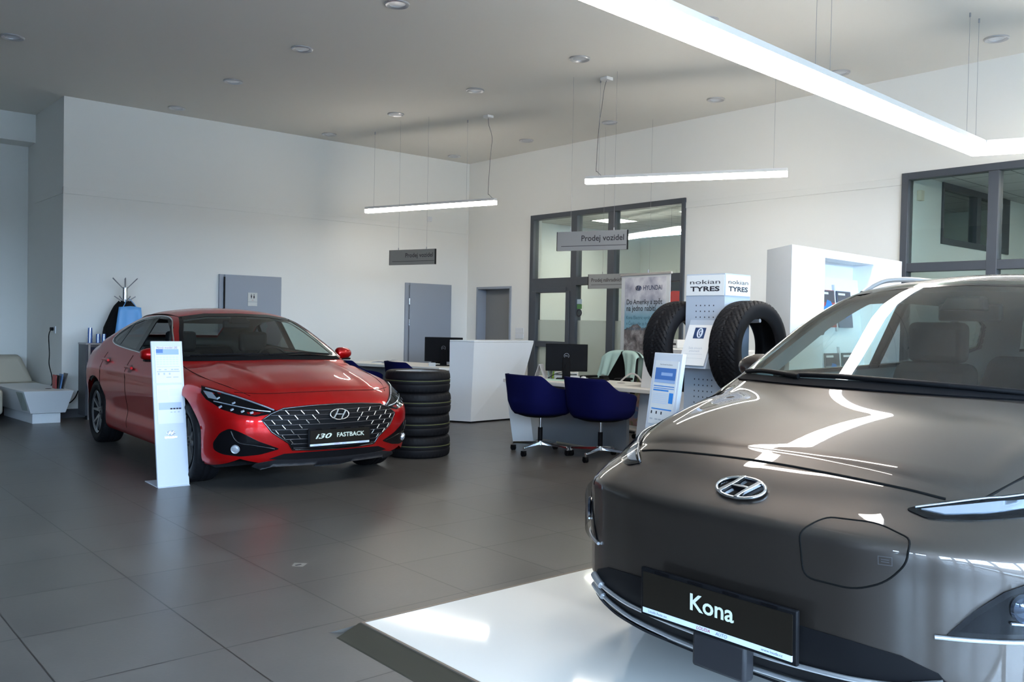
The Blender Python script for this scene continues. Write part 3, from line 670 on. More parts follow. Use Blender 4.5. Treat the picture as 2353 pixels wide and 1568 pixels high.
def offpoly(P, d):
    a = np.roll(P, 1, 0); b = np.roll(P, -1, 0); t = b-a; t /= np.maximum(1e-9, np.linalg.norm(t, axis=1))[:, None]
    area = 0.5*np.sum(P[:, 0]*np.roll(P[:, 1], -1)-np.roll(P[:, 0], -1)*P[:, 1]); n = np.stack([t[:, 1], -t[:, 0]], 1)*(1 if area > 0 else -1)
    return P+n*d
def np_obj(name, V, F, m, parent, smooth=True, angle=60):
    me = bpy.data.meshes.new(name); me.from_pydata([tuple(map(float, v)) for v in V], [], [tuple(map(int, f)) for f in F]); me.update()
    for mm in (m if isinstance(m, (list, tuple)) else [m]): me.materials.append(mm)
    if smooth:
        for p in me.polygons: p.use_smooth = True
        if angle: me.set_sharp_from_angle(angle=math.radians(angle))
    o = bpy.data.objects.new(name, me); COL.objects.link(o); o.parent = parent; return o
def patch(bd, name, poly, axis, m, parent, side=1, off=0.003, grid=0.04, d=0.02, skirt=0.008, bulge=0.0, r=0.0):
    B = resample(rounded(poly, r) if r else poly, d); mn, mx = B.min(0), B.max(0)
    gx_, gy_ = np.meshgrid(np.arange(mn[0]+grid/2, mx[0], grid), np.arange(mn[1]+grid/2, mx[1], grid)); G_ = np.stack([gx_.ravel(), gy_.ravel()], 1)
    if len(G_):
        dist = np.min(np.linalg.norm(G_[:, None]-B[None], axis=2), 1); k = inpoly(G_, B) & (dist > grid*.45); G_ = G_[k]; dist = dist[k]
    n = len(B); allp = np.concatenate([B, G_]) if len(G_) else B
    vo, _, fo, ov_, _, _ = delaunay_2d_cdt([Vector(p) for p in allp], [], [list(range(n))], 1, 1e-6)
    V2 = np.array([v[:] for v in vo]); P = bd.proj(V2, axis, side, off)
    if bulge:
        dd = np.min(np.linalg.norm(V2[:, None]-B[None], axis=2), 1); P = P+bd.normal(P)*(bulge*np.clip(dd/0.05, 0, 1)[:, None])
    F = [tuple(f) for f in fo]
    if skirt:
        cnt = {}
        for f in F:
            for i in range(len(f)):
                e = (f[i], f[(i+1) % len(f)]); cnt[e] = cnt.get(e, 0)+1
        be = [e for e in cnt if (e[1], e[0]) not in cnt]; mp = {}; V = list(P); N = bd.normal(P)
        for a, c in be:
            for q in (a, c):
                if q not in mp: mp[q] = len(V); V.append(P[q]-N[q]*skirt)
            F.append((c, a, mp[a], mp[c]))
        P = np.array(V)
    # orient outward
    o = np_obj(name, P, F, m, parent); bm = bmesh.new(); bm.from_mesh(o.data); bm.faces.ensure_lookup_table()
    f0 = max(bm.faces[:len(fo)], key=lambda f: f.calc_area()); c = np.array(f0.calc_center_median()[:])[None]; nn = bd.normal(c)[0]
    if f0.normal.dot(Vector(nn)) < 0: bmesh.ops.reverse_faces(bm, faces=bm.faces)
    bm.to_mesh(o.data); bm.free(); return o
def ring(bd, name, poly, axis, m, parent, side=1, w_in=0.02, w_out=0.008, off=0.004, d=0.02, skirt=0.006):
    B = resample(poly, d); a = bd.proj(offpoly(B, -w_in), axis, side, off); c = bd.proj(offpoly(B, w_out), axis, side, off)
    Na, Nc = bd.normal(a), bd.normal(c); n = len(B); V = np.concatenate([a, c, a-Na*skirt, c-Nc*skirt]); F = []
    for i in range(n):
        j = (i+1) % n; F += [(i, j, n+j, n+i), (i, 2*n+i, 2*n+j, j), (n+i, n+j, 3*n+j, 3*n+i)]
    return np_obj(name, V, F, m, parent)
def line(bd, name, pts, axis, m, parent, side=1, r=0.004, off=0.001, closed=False, d=0.02, n=8, smooth_n=6):
    pts = [p[:2] for p in catmull(pts, smooth_n, closed)] if smooth_n else pts
    Q = resample(pts, d, closed); P = bd.proj(Q, axis, side, off); b = MB().tube([tuple(p) for p in P], r, n=n, closed=closed)
    return b.build(name, m, parent, smooth=True, angle=60)
def mirror_poly(p): return [(-a, b) for a, b in reversed(p)]

# ------------------------------------------------------------------ tyres and rims (axis = local Y, centred)
TYRES = {}
def tyre_mesh(R, W, rim, kind):
    key = (R, W, rim, kind)
    if key in TYRES: return TYRES[key]
    ns, nk = (300, 40) if kind == 'winter' else (144, 30)
    prof = []                                 # section: inner bead -> sidewall -> tread -> sidewall -> bead, as (radius, y)
    hw = W/2
    pts = catmull([(rim, -hw*.72), (rim+.012, -hw*.88), ((rim+R)/2, -hw*1.0), (R-.028, -hw*.97), (R-.008, -hw*.84), (R, -hw*.5), (R+.001, 0), (R, hw*.5), (R-.008, hw*.84), (R-.028, hw*.97), ((rim+R)/2, hw*1.0), (rim+.012, hw*.88), (rim, hw*.72)], 5)
    prof = [(p.x, p.y) for p in pts]
    inner = [(p[0]-.010 if p[0] > rim+.03 else p[0], p[1]*.93) for p in reversed(prof)]
    sec = prof+[(max(rim+.001, r), y) for r, y in inner]; k = len(sec); V = []; F = []
    for i in range(ns):
        th = 2*PI*i/ns
        for q, (r, y) in enumerate(sec):
            rr = r
            if q < len(prof) and r > R-.02:
                s_ = abs(y)/hw
                if kind == 'winter':
                    g = (i/ns*46+(1-s_)*3.2*(1)) % 1.0
                    if g < .22 and s_ < .93: rr -= .0075
                    if s_ < .06: rr -= .004
                else:
                    if .16 < s_ < .24 or .50 < s_ < .58: rr -= .006
                    if (i % 3 == 0) and s_ > .6: rr -= .003
            V.append((rr*math.cos(th), y, rr*math.sin(th)))
    for i in range(ns):
        j = (i+1) % ns
        for q in range(k): q2 = (q+1) % k; F.append((i*k+q, i*k+q2, j*k+q2, j*k+q))
    me = bpy.data.meshes.new('tyre'); me.from_pydata(V, [], F); me.update(); me.materials.append(RUBBER)
    bm = bmesh.new(); bm.from_mesh(me); bmesh.ops.recalc_face_normals(bm, faces=bm.faces); bm.to_mesh(me); bm.free()
    for p in me.polygons: p.use_smooth = True
    me.set_sharp_from_angle(angle=math.radians(40)); TYRES[key] = me; return me
def mesh_obj(name, me, parent=None, loc=None):
    o = bpy.data.objects.new(name, me); COL.objects.link(o); o.parent = parent
    if loc: o.location = loc
    return o
def rim_mesh(r, W, m1, m2, spokes=5):
    """alloy rim; face looks along -Y"""
    bd = MB(); y0 = -W*.5
    mt = Matrix(((1,0,0,0),(0,0,1,0),(0,-1,0,0),(0,0,0,1)))   # lathe axis z -> -y ... z -> y flipped
    mt = Matrix.Rotation(math.radians(90), 4, 'X')              # z axis -> -y
    bd.lathe([(r*.995, W*.46), (r*1.0, W*.40), (r*.93, W*.34), (r*.90, -W*.30), (r*.97, -W*.40)], 48, mt)
    face = MB()
    for k in range(spokes):
        a = 2*PI*k/spokes+.3
        for s, w0, w1 in ((-.17, .034, .013), (.17, .034, .013)):
            p0 = Vector((math.cos(a)*r*.16, math.sin(a)*r*.16)); p1 = Vector((math.cos(a+s*1.6)*r*.95, math.sin(a+s*1.6)*r*.95)); d = (p1-p0).normalized(); n = Vector((-d.y, d.x))
            q0, q1 = n*w0*.5*(r/.2), n*w1*.5*(r/.2); z0, z1 = W*.30, W*.40
            face.hexa([(p0.x-q0.x, p0.y-q0.y, z0-.02), (p1.x-q1.x, p1.y-q1.y, z1-.02), (p1.x+q1.x, p1.y+q1.y, z1-.02), (p0.x+q0.x, p0.y+q0.y, z0-.02)],
                      [(p0.x-q0.x, p0.y-q0.y, z0), (p1.x-q1.x, p1.y-q1.y, z1), (p1.x+q1.x, p1.y+q1.y, z1), (p0.x+q0.x, p0.y+q0.y, z0)], mt)
    face.lathe([(0.0, W*.32), (r*.16, W*.32), (r*.24, W*.29), (r*.26, W*.2)], 24, mt)
    face.lathe([(r*.90, W*.36), (r*.94, W*.41), (r*.99, W*.43), (r*1.0, W*.40)], 48, mt)
    disc = MB().lathe([(0, -W*.10), (r*.62, -W*.10), (r*.62, -W*.16), (0, -W*.16)], 32, mt)
    hub = MB()
    for k in range(5): a = 2*PI*k/5; hub.cyl((math.cos(a)*r*.13, -W*.325, math.sin(a)*r*.13), (math.cos(a)*r*.13, -W*.30, math.sin(a)*r*.13), .009, n=8)
    return bd, face, disc, hub
def wheel(parent, R, W, r, pos, flip, mface, kind='summer', rotz=0.0, name='wheel'):
    t = mesh_obj('tyre', tyre_mesh(R, W, r, kind), parent, pos)
    t.rotation_euler = (0, 0, (PI if flip else 0)+rotz)
    bd, face, disc, hub = rim_mesh(r, W, None, None)
    for nm, bb, mm in (('rim_barrel', bd, BLACK), ('alloy_rim', face, mface), ('brake_disc', disc, GREYM), ('wheel_nuts', hub, BLACK)):
        bb.build(nm, mm, t, smooth=(nm != 'wheel_nuts'), angle=30)
    return t

# slanted-H oval badge, in the XY plane of mtx (x right, y up), overall width w
def oval_badge(parent, mtx, w, m=STEEL, back=None, name='badge'):
    a, b_ = w/2, w*.26; ri = MB().tube([(a*.94*math.cos(t*PI/24), b_*.94*math.sin(t*PI/24), .004) for t in range(48)], w*.030, closed=True, n=8, mtx=mtx)
    o = ri.build(name, m, parent, smooth=True, angle=60)
    if back: MB().add([(a*.95*math.cos(t*PI/24), b_*.95*math.sin(t*PI/24), .0) for t in range(48)], [tuple(range(48))], mtx).build('badge_back', back, o)
    h = MB(); z0, z1 = 0.001, w*.055+.003
    def bar(p): h.hexa([(x*a, y*b_, z0) for x, y in p], [(x*a*.99, y*b_*.99, z1) for x, y in p], mtx)
    bar([(-.62, -.68), (-.40, -.84), (-.02, .70), (-.12, .92), (-.22, .90)]) if False else None
    bar([(-.72, -.62), (-.58, -.76), (-.22, .30), (-.03, .98), (-.17, .96), (-.34, .34)])
    bar([(.72, .62), (.58, .76), (.22, -.30), (.03, -.98), (.17, -.96), (.34, -.34)])
    bar([(-.36, -.04), (-.28, .08), (0.0, .10), (.36, .04), (.28, -.08), (0.0, -.10)])
    h.build('badge_letter', m, o, bevel=w*.006); return o

def seat(parent, u, v, w0, m, rear=False, wd=.25):
    """front seat facing forward (towards -u)"""
    c = MB().hexa([(u-.25, v-wd, w0), (u+.25, v-wd, w0), (u+.25, v+wd, w0), (u-.25, v+wd, w0)], [(u-.27, v-wd, w0+.20), (u+.22, v-wd, w0+.14), (u+.22, v+wd, w0+.14), (u-.27, v+wd, w0+.20)])
    o = c.build('seat', m, parent, bevel=.04, segs=3)
    b = MB().hexa([(u+.16, v-wd, w0+.12), (u+.30, v-wd, w0+.12), (u+.30, v+wd, w0+.12), (u+.16, v+wd, w0+.12)], [(u+.34, v-wd*.78, w0+.70), (u+.44, v-wd*.78, w0+.70), (u+.44, v+wd*.78, w0+.70), (u+.34, v+wd*.78, w0+.70)])
    b.build('backrest', m, o, bevel=.05, segs=3)
    if not rear:
        MB().box(u+.35, u+.45, v-.14, v+.14, w0+.70, w0+.90).build('headrest', m, o, bevel=.035, segs=3)
        MB().cyl((u+.40, v-.06, w0+.68), (u+.41, v-.06, w0+.76), .008, n=8).cyl((u+.40, v+.06, w0+.68), (u+.41, v+.06, w0+.76), .008, n=8).build('headrest_post', GREYM, o)
    return o
def shell_obj(bd, parent, paint, cuts, core, outer, inner_cut=None, **kw):
    P, F = bd.shell(core=core, outer=outer, cuts=cuts, **kw); keep = np.ones(len(F), bool); N = bd.normal(P)
    for poly, axis, cond in cuts:
        Q = P[:, [1, 2]] if axis in ('front', 'rear') else P[:, [0, 2]]
        ins = inpoly(Q, offpoly(resample(poly, .01), -.001)) & cond(P); keep &= ~ins[F].all(1)
    F2 = F[keep]; body = np_obj('body_shell', P, F2, paint, parent, True, 50)
    Pi = P-N*.028; c = Pi[F2].mean(1); hi = (c[:, 2] > .62)
    il = np_obj('interior_lining', Pi, F2[hi][:, ::-1], HEADL, parent, True, 50)
    return body, il

def plate(parent, mtx, w, h, big, texts, band):
    fr = MB().box(-w/2-.012, w/2+.012, -h/2-.012, h/2+.012, -0.012, 0.004, mtx).build('plate_holder', BLACK, parent, bevel=.004)
    MB().box(-w/2, w/2, -h/2+band, h/2, .004, .0075, mtx).build('plate_panel', mat('plate_brown_black', (0.010, 0.0075, 0.005), .5, spec=.15), fr)
    MB().box(-w/2, w/2, -h/2, -h/2+band, .004, .0085, mtx).build('plate_band', mat('plate_band_white', (0.62, .70, .85), .4), fr)
    for i in range(4): x = -w*.36+i*w*.24; MB().box(x-w*.05, x+w*.05, h/2+.003, h/2+.010, .002, .007, mtx).build('clip', BLACKG, fr)
    for tx, x, y, hh, mm, kw in texts: text('lettering', tx, mm, fr, mtx @ Matrix.Translation((x, y, .0092)), height=hh, **kw)
    return fr
SEAM = mat('panel_gap', (0.004, 0.004, 0.004), 0.8, spec=0.1)
COWL = mat('cowl_black', (0.006, 0.006, 0.007), 0.9, spec=0.1)
DRL = mat('lamp_reflector', (0.75, 0.80, 0.88), 0.15, 0.7)
def surf_basis(bd, q, axis, off=0.004, side=1):
    P = bd.proj(np.array([q]), axis, side); N = bd.normal(P)[0]; P = P[0]+N*off; n = Vector(N)
    right = Vector((0, -1, 0)) if axis == 'front' else Vector((1, 0, 0)); right = (right-n*right.dot(n)).normalized(); up = n.cross(right)
    return basis(tuple(P), tuple(right), tuple(up))
def wiper(bd, parent, pts, r=.010):
    return line(bd, 'wiper', pts, 'front', BLACK, parent, off=.016, r=r, d=.03)
def common_interior(t, ud, wd_, vw, us, ur, wseat, wmir, umir, glass_v, hw=.66):
    MB().hexa([(ud-.10, -hw, wd_-.25), (ud+.35, -hw, wd_-.25), (ud+.35, hw, wd_-.25), (ud-.10, hw, wd_-.25)],
              [(ud-.08, -hw+.02, wd_-.02), (ud+.30, -hw+.02, wd_), (ud+.30, hw-.02, wd_), (ud-.08, hw-.02, wd_-.02)]).build('dashboard', TRIM, t, bevel=.03, segs=3)
    sw = MB().tube([(ud+.46+.10*math.sin(a)*.9-.0, -vw+.185*math.cos(a), wd_-.06+.175*math.sin(a)) for a in [2*PI*k/28 for k in range(28)]], .014, closed=True).build('steering_wheel', BLACK, t, smooth=True)
    MB().box(ud+.40, ud+.46, -vw-.17, -vw+.17, wd_-.085, wd_-.05).box(ud+.38, ud+.46, -vw-.07, -vw+.07, wd_-.14, wd_-.02).build('wheel_hub', BLACK, sw, bevel=.01)
    for v in (-.36, .36): seat(t, us, v, wseat, BLACKF)
    seat(t, ur, 0, wseat+.02, BLACKF, rear=True, wd=.60)
    m = MB().box(umir+.03, umir+.07, -.13, .13, wmir-.045, wmir+.03).build('interior_mirror', BLACK, t, bevel=.012)
    MB().hexa([(umir-.06, -.09, wmir), (umir+.02, -.09, wmir), (umir+.02, .09, wmir), (umir-.06, .09, wmir)], [(umir-.02, -.07, wmir+.06), (umir+.06, -.07, wmir+.06), (umir+.06, .07, wmir+.06), (umir-.02, .07, wmir+.06)]).build('sensor_housing', BLACK, t, bevel=.01)
def side_mirror(t, u, v, w, sgn, paint, k=1.0):
    b = MB(); n1, n2 = 14, 10; V = []
    for i in range(n1+1):
        for j in range(n2):
            a = PI*i/n1-PI/2; q = 2*PI*j/n2; cx = math.sin(a); rr = max(0.02, math.cos(a))**.45
            du = math.cos(q)*.085*rr; dw_ = math.sin(q)*.078*rr*(1.0-.18*cx*1)
            if du > .045: du = .045
            V.append((u+du*k+.03*cx*1.0*k, v+sgn*.115*cx*k, w+dw_*k))
    F = [(i*n2+j, i*n2+(j+1) % n2, (i+1)*n2+(j+1) % n2, (i+1)*n2+j) for i in range(n1) for j in range(n2)]+[tuple(range(n2)), tuple(n1*n2+j for j in range(n2))]
    o = b.add(V, F).build('door_mirror', paint, t, smooth=True, angle=70)
    MB().box(u-.06*k, u+.045*k, v-.085*k, v+.085*k, w-.080*k, w-.055*k).build('mirror_base', BLACK, o, bevel=.010)
    MB().tube([(u, v-sgn*.06*k, w-.065*k), (u+.0, v-sgn*.12*k, w-.07*k), (u+.01, v-sgn*.20, w-.05*k)], [.020, .016, .026]).build('mirror_arm', BLACK, o, smooth=True)
    MB().box(u+.044*k, u+.048*k, v-.088*k, v+.088*k, w-.05*k, w+.05*k).build('mirror_glass', STEEL, o, bevel=.002)
    return o
def liners(t, arch, hw):
    for (au, aw, r) in arch:
        for s in (1, -1):
            V = []; n = 30; prof = [(r+.012, hw), (r+.012, .44), (0.01, .44)]
            b = MB(); b.add([(au+q*math.cos(a), s*y, aw+q*math.sin(a)) for a in [(-.35+ (PI+.7)*k/n) for k in range(n+1)] for q, y in prof],
                            [(k*3+j, k*3+3+j, k*3+4+j, k*3+1+j) for k in range(n) for j in range(2)])
            b.build('wheel_arch_liner', BLACK, t)

def build_kona():
    t = thing('car', 'large taupe grey car on the white platform with a dark display plate on its nose', 'car', (2.20, 1.57, 0.045))
    arch = [(.865, .335, .375), (3.465, .335, .375)]
    bd = Body(kona_field(), 4.2, arch)
    ws = [(0, 1.052), (.30, 1.050), (.55, 1.045), (.685, 1.042), (.672, 1.10), (.580, 1.32), (.518, 1.425), (.30, 1.450), (0, 1.460)]
    ws = ws[:-1]+mirror_poly(ws[1:])[::-1][::-1] if False else ws+[(-a, b) for a, b in reversed(ws[1:-1])]
    dlo = [(1.42, 1.035), (2.0, 1.045), (2.7, 1.06), (3.35, 1.09), (3.72, 1.16), (3.62, 1.30), (3.35, 1.385), (2.9, 1.415), (2.3, 1.42), (2.02, 1.405), (1.75, 1.27)]
    rw = [(-.55, 1.15), (.55, 1.15), (.48, 1.38), (-.48, 1.38)]
    cuts = [(ws, 'front', lambda P: (P[:, 0] < 2.1)), (dlo, 'side', lambda P: np.abs(P[:, 1]) > .5), (rw, 'rear', lambda P: P[:, 0] > 3.4)]
    shell_obj(bd, t, KPAINT, cuts, (.50, 3.7, .42, .42, .66), (0.0, 4.2, .9, .16, 1.5), nu=170, nv=110, nw=60)
    patch(bd, 'windscreen', offpoly(resample(ws, .03), .012), 'front', CARGL, t, off=.004, grid=.06, d=.03, skirt=0)
    rg = ring(bd, 'windscreen_border', ws, 'front', BLACKG, t, w_in=.010, w_out=.014, off=.003)
    patch(bd, 'cowl_panel', [(-.70, 1.026), (-.5, 1.034), (0, 1.040), (.5, 1.034), (.70, 1.026), (.68, 1.050), (0, 1.064), (-.68, 1.050)], 'front', COWL, t, off=.006, grid=.03)
    patch(bd, 'rear_window', rw, 'rear', TINTGL, t, off=.003, grid=.08, skirt=0)
    fw = [(1.42, 1.035), (2.0, 1.045), (2.42, 1.053), (2.40, 1.42), (2.3, 1.42), (2.02, 1.405), (1.75, 1.27)]
    mw_ = [(2.50, 1.055), (3.18, 1.08), (3.15, 1.402), (2.9, 1.415), (2.49, 1.42)]
    qw = [(3.24, 1.083), (3.35, 1.09), (3.72, 1.16), (3.62, 1.30), (3.35, 1.385), (3.22, 1.398)]
    for s in (1, -1):
        for p, gm in ((fw, CARGL), (mw_, TINTGL), (qw, TINTGL)): patch(bd, 'side_window', p, 'side', gm, t, side=s, off=.002, grid=.08, d=.03, skirt=0)
        patch(bd, 'door_pillar', [(2.405, 1.05), (2.51, 1.05), (2.50, 1.425), (2.395, 1.425)], 'side', BLACKG, t, side=s, off=.004, grid=.05)
        patch(bd, 'door_pillar', [(3.17, 1.07), (3.25, 1.07), (3.23, 1.405), (3.14, 1.405)], 'side', BLACKG, t, side=s, off=.004, grid=.05)
        ring(bd, 'window_trim', dlo, 'side', BLACKG, t, side=s, w_in=.012, w_out=.014, off=.004)
        # slim daytime lamp, lower lamp cluster
        hl = [(.468, .768), (.54, .790), (.62, .806), (.74, .830), (.86, .846), (.86, .782), (.74, .768), (.62, .754), (.53, .752)]
        hl = [(s*a, b) for a, b in hl]
        o = patch(bd, 'headlight', hl, 'front', BLACKG, t, off=.003, grid=.02, d=.012, r=.015)
        patch(bd, 'lamp_reflector', [(s*a, b) for a, b in [(.505, .769), (.58, .784), (.66, .798), (.74, .812), (.84, .826), (.84, .800), (.74, .787), (.64, .771), (.56, .763)]], 'front', DRL, o, off=.006, grid=.02, d=.012)
        line(bd, 'lamp_strip', [(s*a, b) for a, b in [(.490, .771), (.58, .793), (.66, .809), (.74, .824), (.85, .838)]], 'front', SILV, o, off=.006, r=.003)
        patch(bd, 'lamp_lens', offpoly(resample(hl, .02), -.003), 'front', HLGL, o, off=.010, grid=.03, d=.02, skirt=0)
        cl = [(s*a, b) for a, b in [(.615, .478), (.665, .545), (.72, .60), (.78, .635), (.86, .655), (.885, .60), (.885, .50), (.80, .482)]]
        o = patch(bd, 'lower_lamp', cl, 'front', BLACKG, t, off=.004, grid=.025, d=.015)
        mtx = surf_basis(bd, (s*.755, .560), 'front', .004)
        MB().lathe([(0, .014), (.020, .010), (.030, .002), (.036, .010), (.040, .002)], 24, mtx).build('lamp_projector', mat('projector_glass', (.10, .12, .16), .06, .8), o, smooth=True)
        line(bd, 'lamp_strip', [(s*a, b) for a, b in [(.73, .522), (.80, .520), (.835, .55), (.85, .62)]], 'front', SILV, o, off=.010, r=.004)
        line(bd, 'lamp_trim', [(s*a, b) for a, b in [(.590, .470), (.66, .472), (.78, .474), (.88, .478)]], 'front', SILV, o, off=.006, r=.006)
        patch(bd, 'lamp_lens', offpoly(resample(cl, .02), -.004), 'front', HLGL, o, off=.026, grid=.04, d=.02, skirt=0)
        # arch and sill cladding
        for (au, aw, r) in arch:
            aa = [(-.15+(PI+.3)*k/26) for k in range(27)]
            po = [(au+(r-.0)*math.cos(a), max(.20, aw+r*math.sin(a))) for a in aa]; pi_ = [(au+(r+.055)*math.cos(a), max(.20, aw+(r+.055)*math.sin(a))) for a in reversed(aa)]
            P0 = bd.proj(po, 'side', s, .012); P1 = bd.proj(list(reversed(pi_)), 'side', s, .010); n = len(P0); V = np.concatenate([P0, P1, P0-[0, s*.05, 0], P1-[0, s*.012, 0]])
            np_obj('arch_cladding', V, [f for k in range(n-1) for f in ((k, k+1, n+k+1, n+k), (k, 2*n+k, 2*n+k+1, k+1), (n+k, n+k+1, 3*n+k+1, 3*n+k))], CLAD, t)
        patch(bd, 'sill_cladding', [(1.30, .20), (3.03, .20), (3.05, .33), (1.28, .33)], 'side', CLAD, t, side=s, off=.010, grid=.08)
        for u0 in (1.32, 2.47, 3.36):
            line(bd, 'door_seam', [(u0, .34), (u0+.01, .6), (u0-.0, .85), (u0+.02, 1.02)], 'side', SEAM, t, side=s, off=.0, r=.003)
        for u0 in (2.28, 3.12):
            line(bd, 'door_handle', [(u0-.10, .90), (u0, .905), (u0+.09, .90)], 'side', KPAINT, t, side=s, off=.022, r=.013)
        hp = bd.proj([(u, s*v) for u, v in [(.30, .60), (.45, .66), (.7, .705), (1.0, .72), (1.15, .70)]], 'top', 1, .0)
        MB().tube([(p[0], p[1], p[2]) for p in catmull(hp, 6)], .0035).build('bonnet_gap', SEAM, t, smooth=True)
        # roof rail
        ru = [1.86, 1.98, 2.14, 2.5, 3.0, 3.35, 3.5]; rp = bd.proj([(u, s*.545) for u in ru], 'top', 1, 0); h = [-.005, .026, .048, .056, .052, .028, -.005]
        MB().tube(catmull([(p[0], p[1], p[2]+q) for p, q in zip(rp, h)], 6), .013, n=10).build('roof_rail', SILV, t, smooth=True)
        tl = [(s*a, b) for a, b in [(.50, .90), (.80, .92), (.80, .99), (.50, .97)]]
        patch(bd, 'tail_lamp', tl, 'rear', mat('tail_red', (.35, .01, .01), .2, coat=1), t, off=.004, grid=.05)
        side_mirror(t, 1.50, s*.885, 1.065, s, KPAINT, .84)
    hoodseam = [(.54, .797), (.42, .815), (.22, .829), (0, .834), (-.22, .829), (-.42, .815), (-.54, .797)]
    line(bd, 'bonnet_gap', hoodseam, 'front', SEAM, t, off=.0, r=.0042, d=.015)
    # charge port lid, right of the badge
    lid = rounded([(-.252, .690), (-.295, .730), (-.43, .734), (-.535, .708), (-.530, .650), (-.48, .590), (-.405, .558), (-.262, .562)], .035)
    patch(bd, 'charge_port_lid', lid, 'front', KPAINT, t, off=.0008, grid=.02, d=.012, skirt=0)
    line(bd, 'lid_gap', [tuple(p) for p in lid], 'front', SEAM, t, off=.0, r=.0030, closed=True, smooth_n=0)
    mtx = surf_basis(bd, (-.480, .65), 'front', .0025); rects('charge_mark', [(-.018, -.012, .018, -.010), (-.018, .010, .018, .012), (-.018, -.010, -.016, .010), (.016, -.010, .018, .010), (-.010, -.004, .010, -.002), (-.010, .002, .010, .004)], mat('faint_mark', (.06, .055, .06), .3), t, mtx)
    oval_badge(t, surf_basis(bd, (0, .757), 'front', .004), .180, back=BLACKG)
    # lower bumper
    lowp = [(.64, .26), (.635, .33), (.60, .375), (.52, .405), (.40, .418), (.2, .425), (-.2, .425), (-.40, .418), (-.52, .405), (-.60, .375), (-.635, .33), (-.64, .26), (-.58, .215), (-.3, .195), (.3, .195), (.58, .215)]
    o = patch(bd, 'lower_grille', lowp, 'front', BLACK, t, off=.004, grid=.03, d=.015)
    patch(bd, 'bumper_lip', [(.70, .20), (.66, .265), (.60, .225), (.3, .205), (-.3, .205), (-.60, .225), (-.66, .265), (-.70, .20), (-.60, .165), (-.3, .15), (.3, .15), (.60, .165)], 'front', CLAD, t, off=.014, grid=.03, d=.02)
    for pts in ([(.61, .352), (.54, .335), (.35, .315), (.0, .305), (-.35, .315), (-.54, .335), (-.61, .352)], [(.625, .315), (.55, .290), (.35, .262), (0, .25), (-.35, .262), (-.55, .290), (-.625, .315)]):
        line(bd, 'chrome_bar', pts, 'front', SILV, o, off=.012, r=.0075, d=.02)
        for s in (1, -1):
            e = [(s*abs(p[0]), p[1]) for p in pts[:2]]; line(bd, 'chrome_blade', [e[0], (lerp(e[0][0], e[1][0], .9), lerp(e[0][1], e[1][1], .9))], 'front', SILV, o, off=.014, r=.013, d=.02, smooth_n=0)
    MB().hexa([(-.055, -.10, .335), (-.055, .06, .335), (-.005, .075, .335), (-.005, -.115, .335)], [(-.045, -.095, .335), (-.045, .055, .335), (-.005, .075, .336), (-.005, -.115, .336)])
    MB().box(-.030, .02, -.115, .075, .222, .330).build('radar_cover', CLAD, t, bevel=.010)
    mtx = basis((-.028, 0, .402), (0, -1, 0), (-.03, 0, 1))
    pw = mat('plate_lettering', (.62, .66, .56), .5); pb = mat('plate_grey_print', (.08, .08, .12), .5); pr = mat('plate_red_print', (.30, .01, .04), .5)
    plate(t, mtx, .535, .132, None, [('Kona', .0, .016, .052, pw, dict(bold=.02, width=.158)), ('Louda Auto a.s.', -.205, -.0565, .0085, pb, {}), ('LOUDA', -.030, -.0565, .0105, pr, dict(bold=.004, shear=.25)), ('AUTO', .035, -.0565, .0105, mat('plate_slate_print', (.12, .14, .22), .5), dict(bold=.002, shear=.25)), ('www.louda.cz', .205, -.0565, .0085, pb, {})], .017)
    wiper(bd, t, [(.66, 1.052), (.50, 1.062), (.28, 1.056)]); wiper(bd, t, [(.36, 1.058), (.10, 1.066), (-.25, 1.058), (-.50, 1.045)])
    MB().box(.45, 3.9, -.78, .78, .19, .26).build('underbody', BLACK, t)
    liners(t, arch, .86)
    for (au, aw, r) in arch:
        for s in (1, -1): wheel(t, .332, .215, .225, (au, s*.775, .332), s > 0, SILV)
    common_interior(t, 1.28, .965, .36, 1.88, 2.85, .40, 1.345, 1.70, .6)
    return t

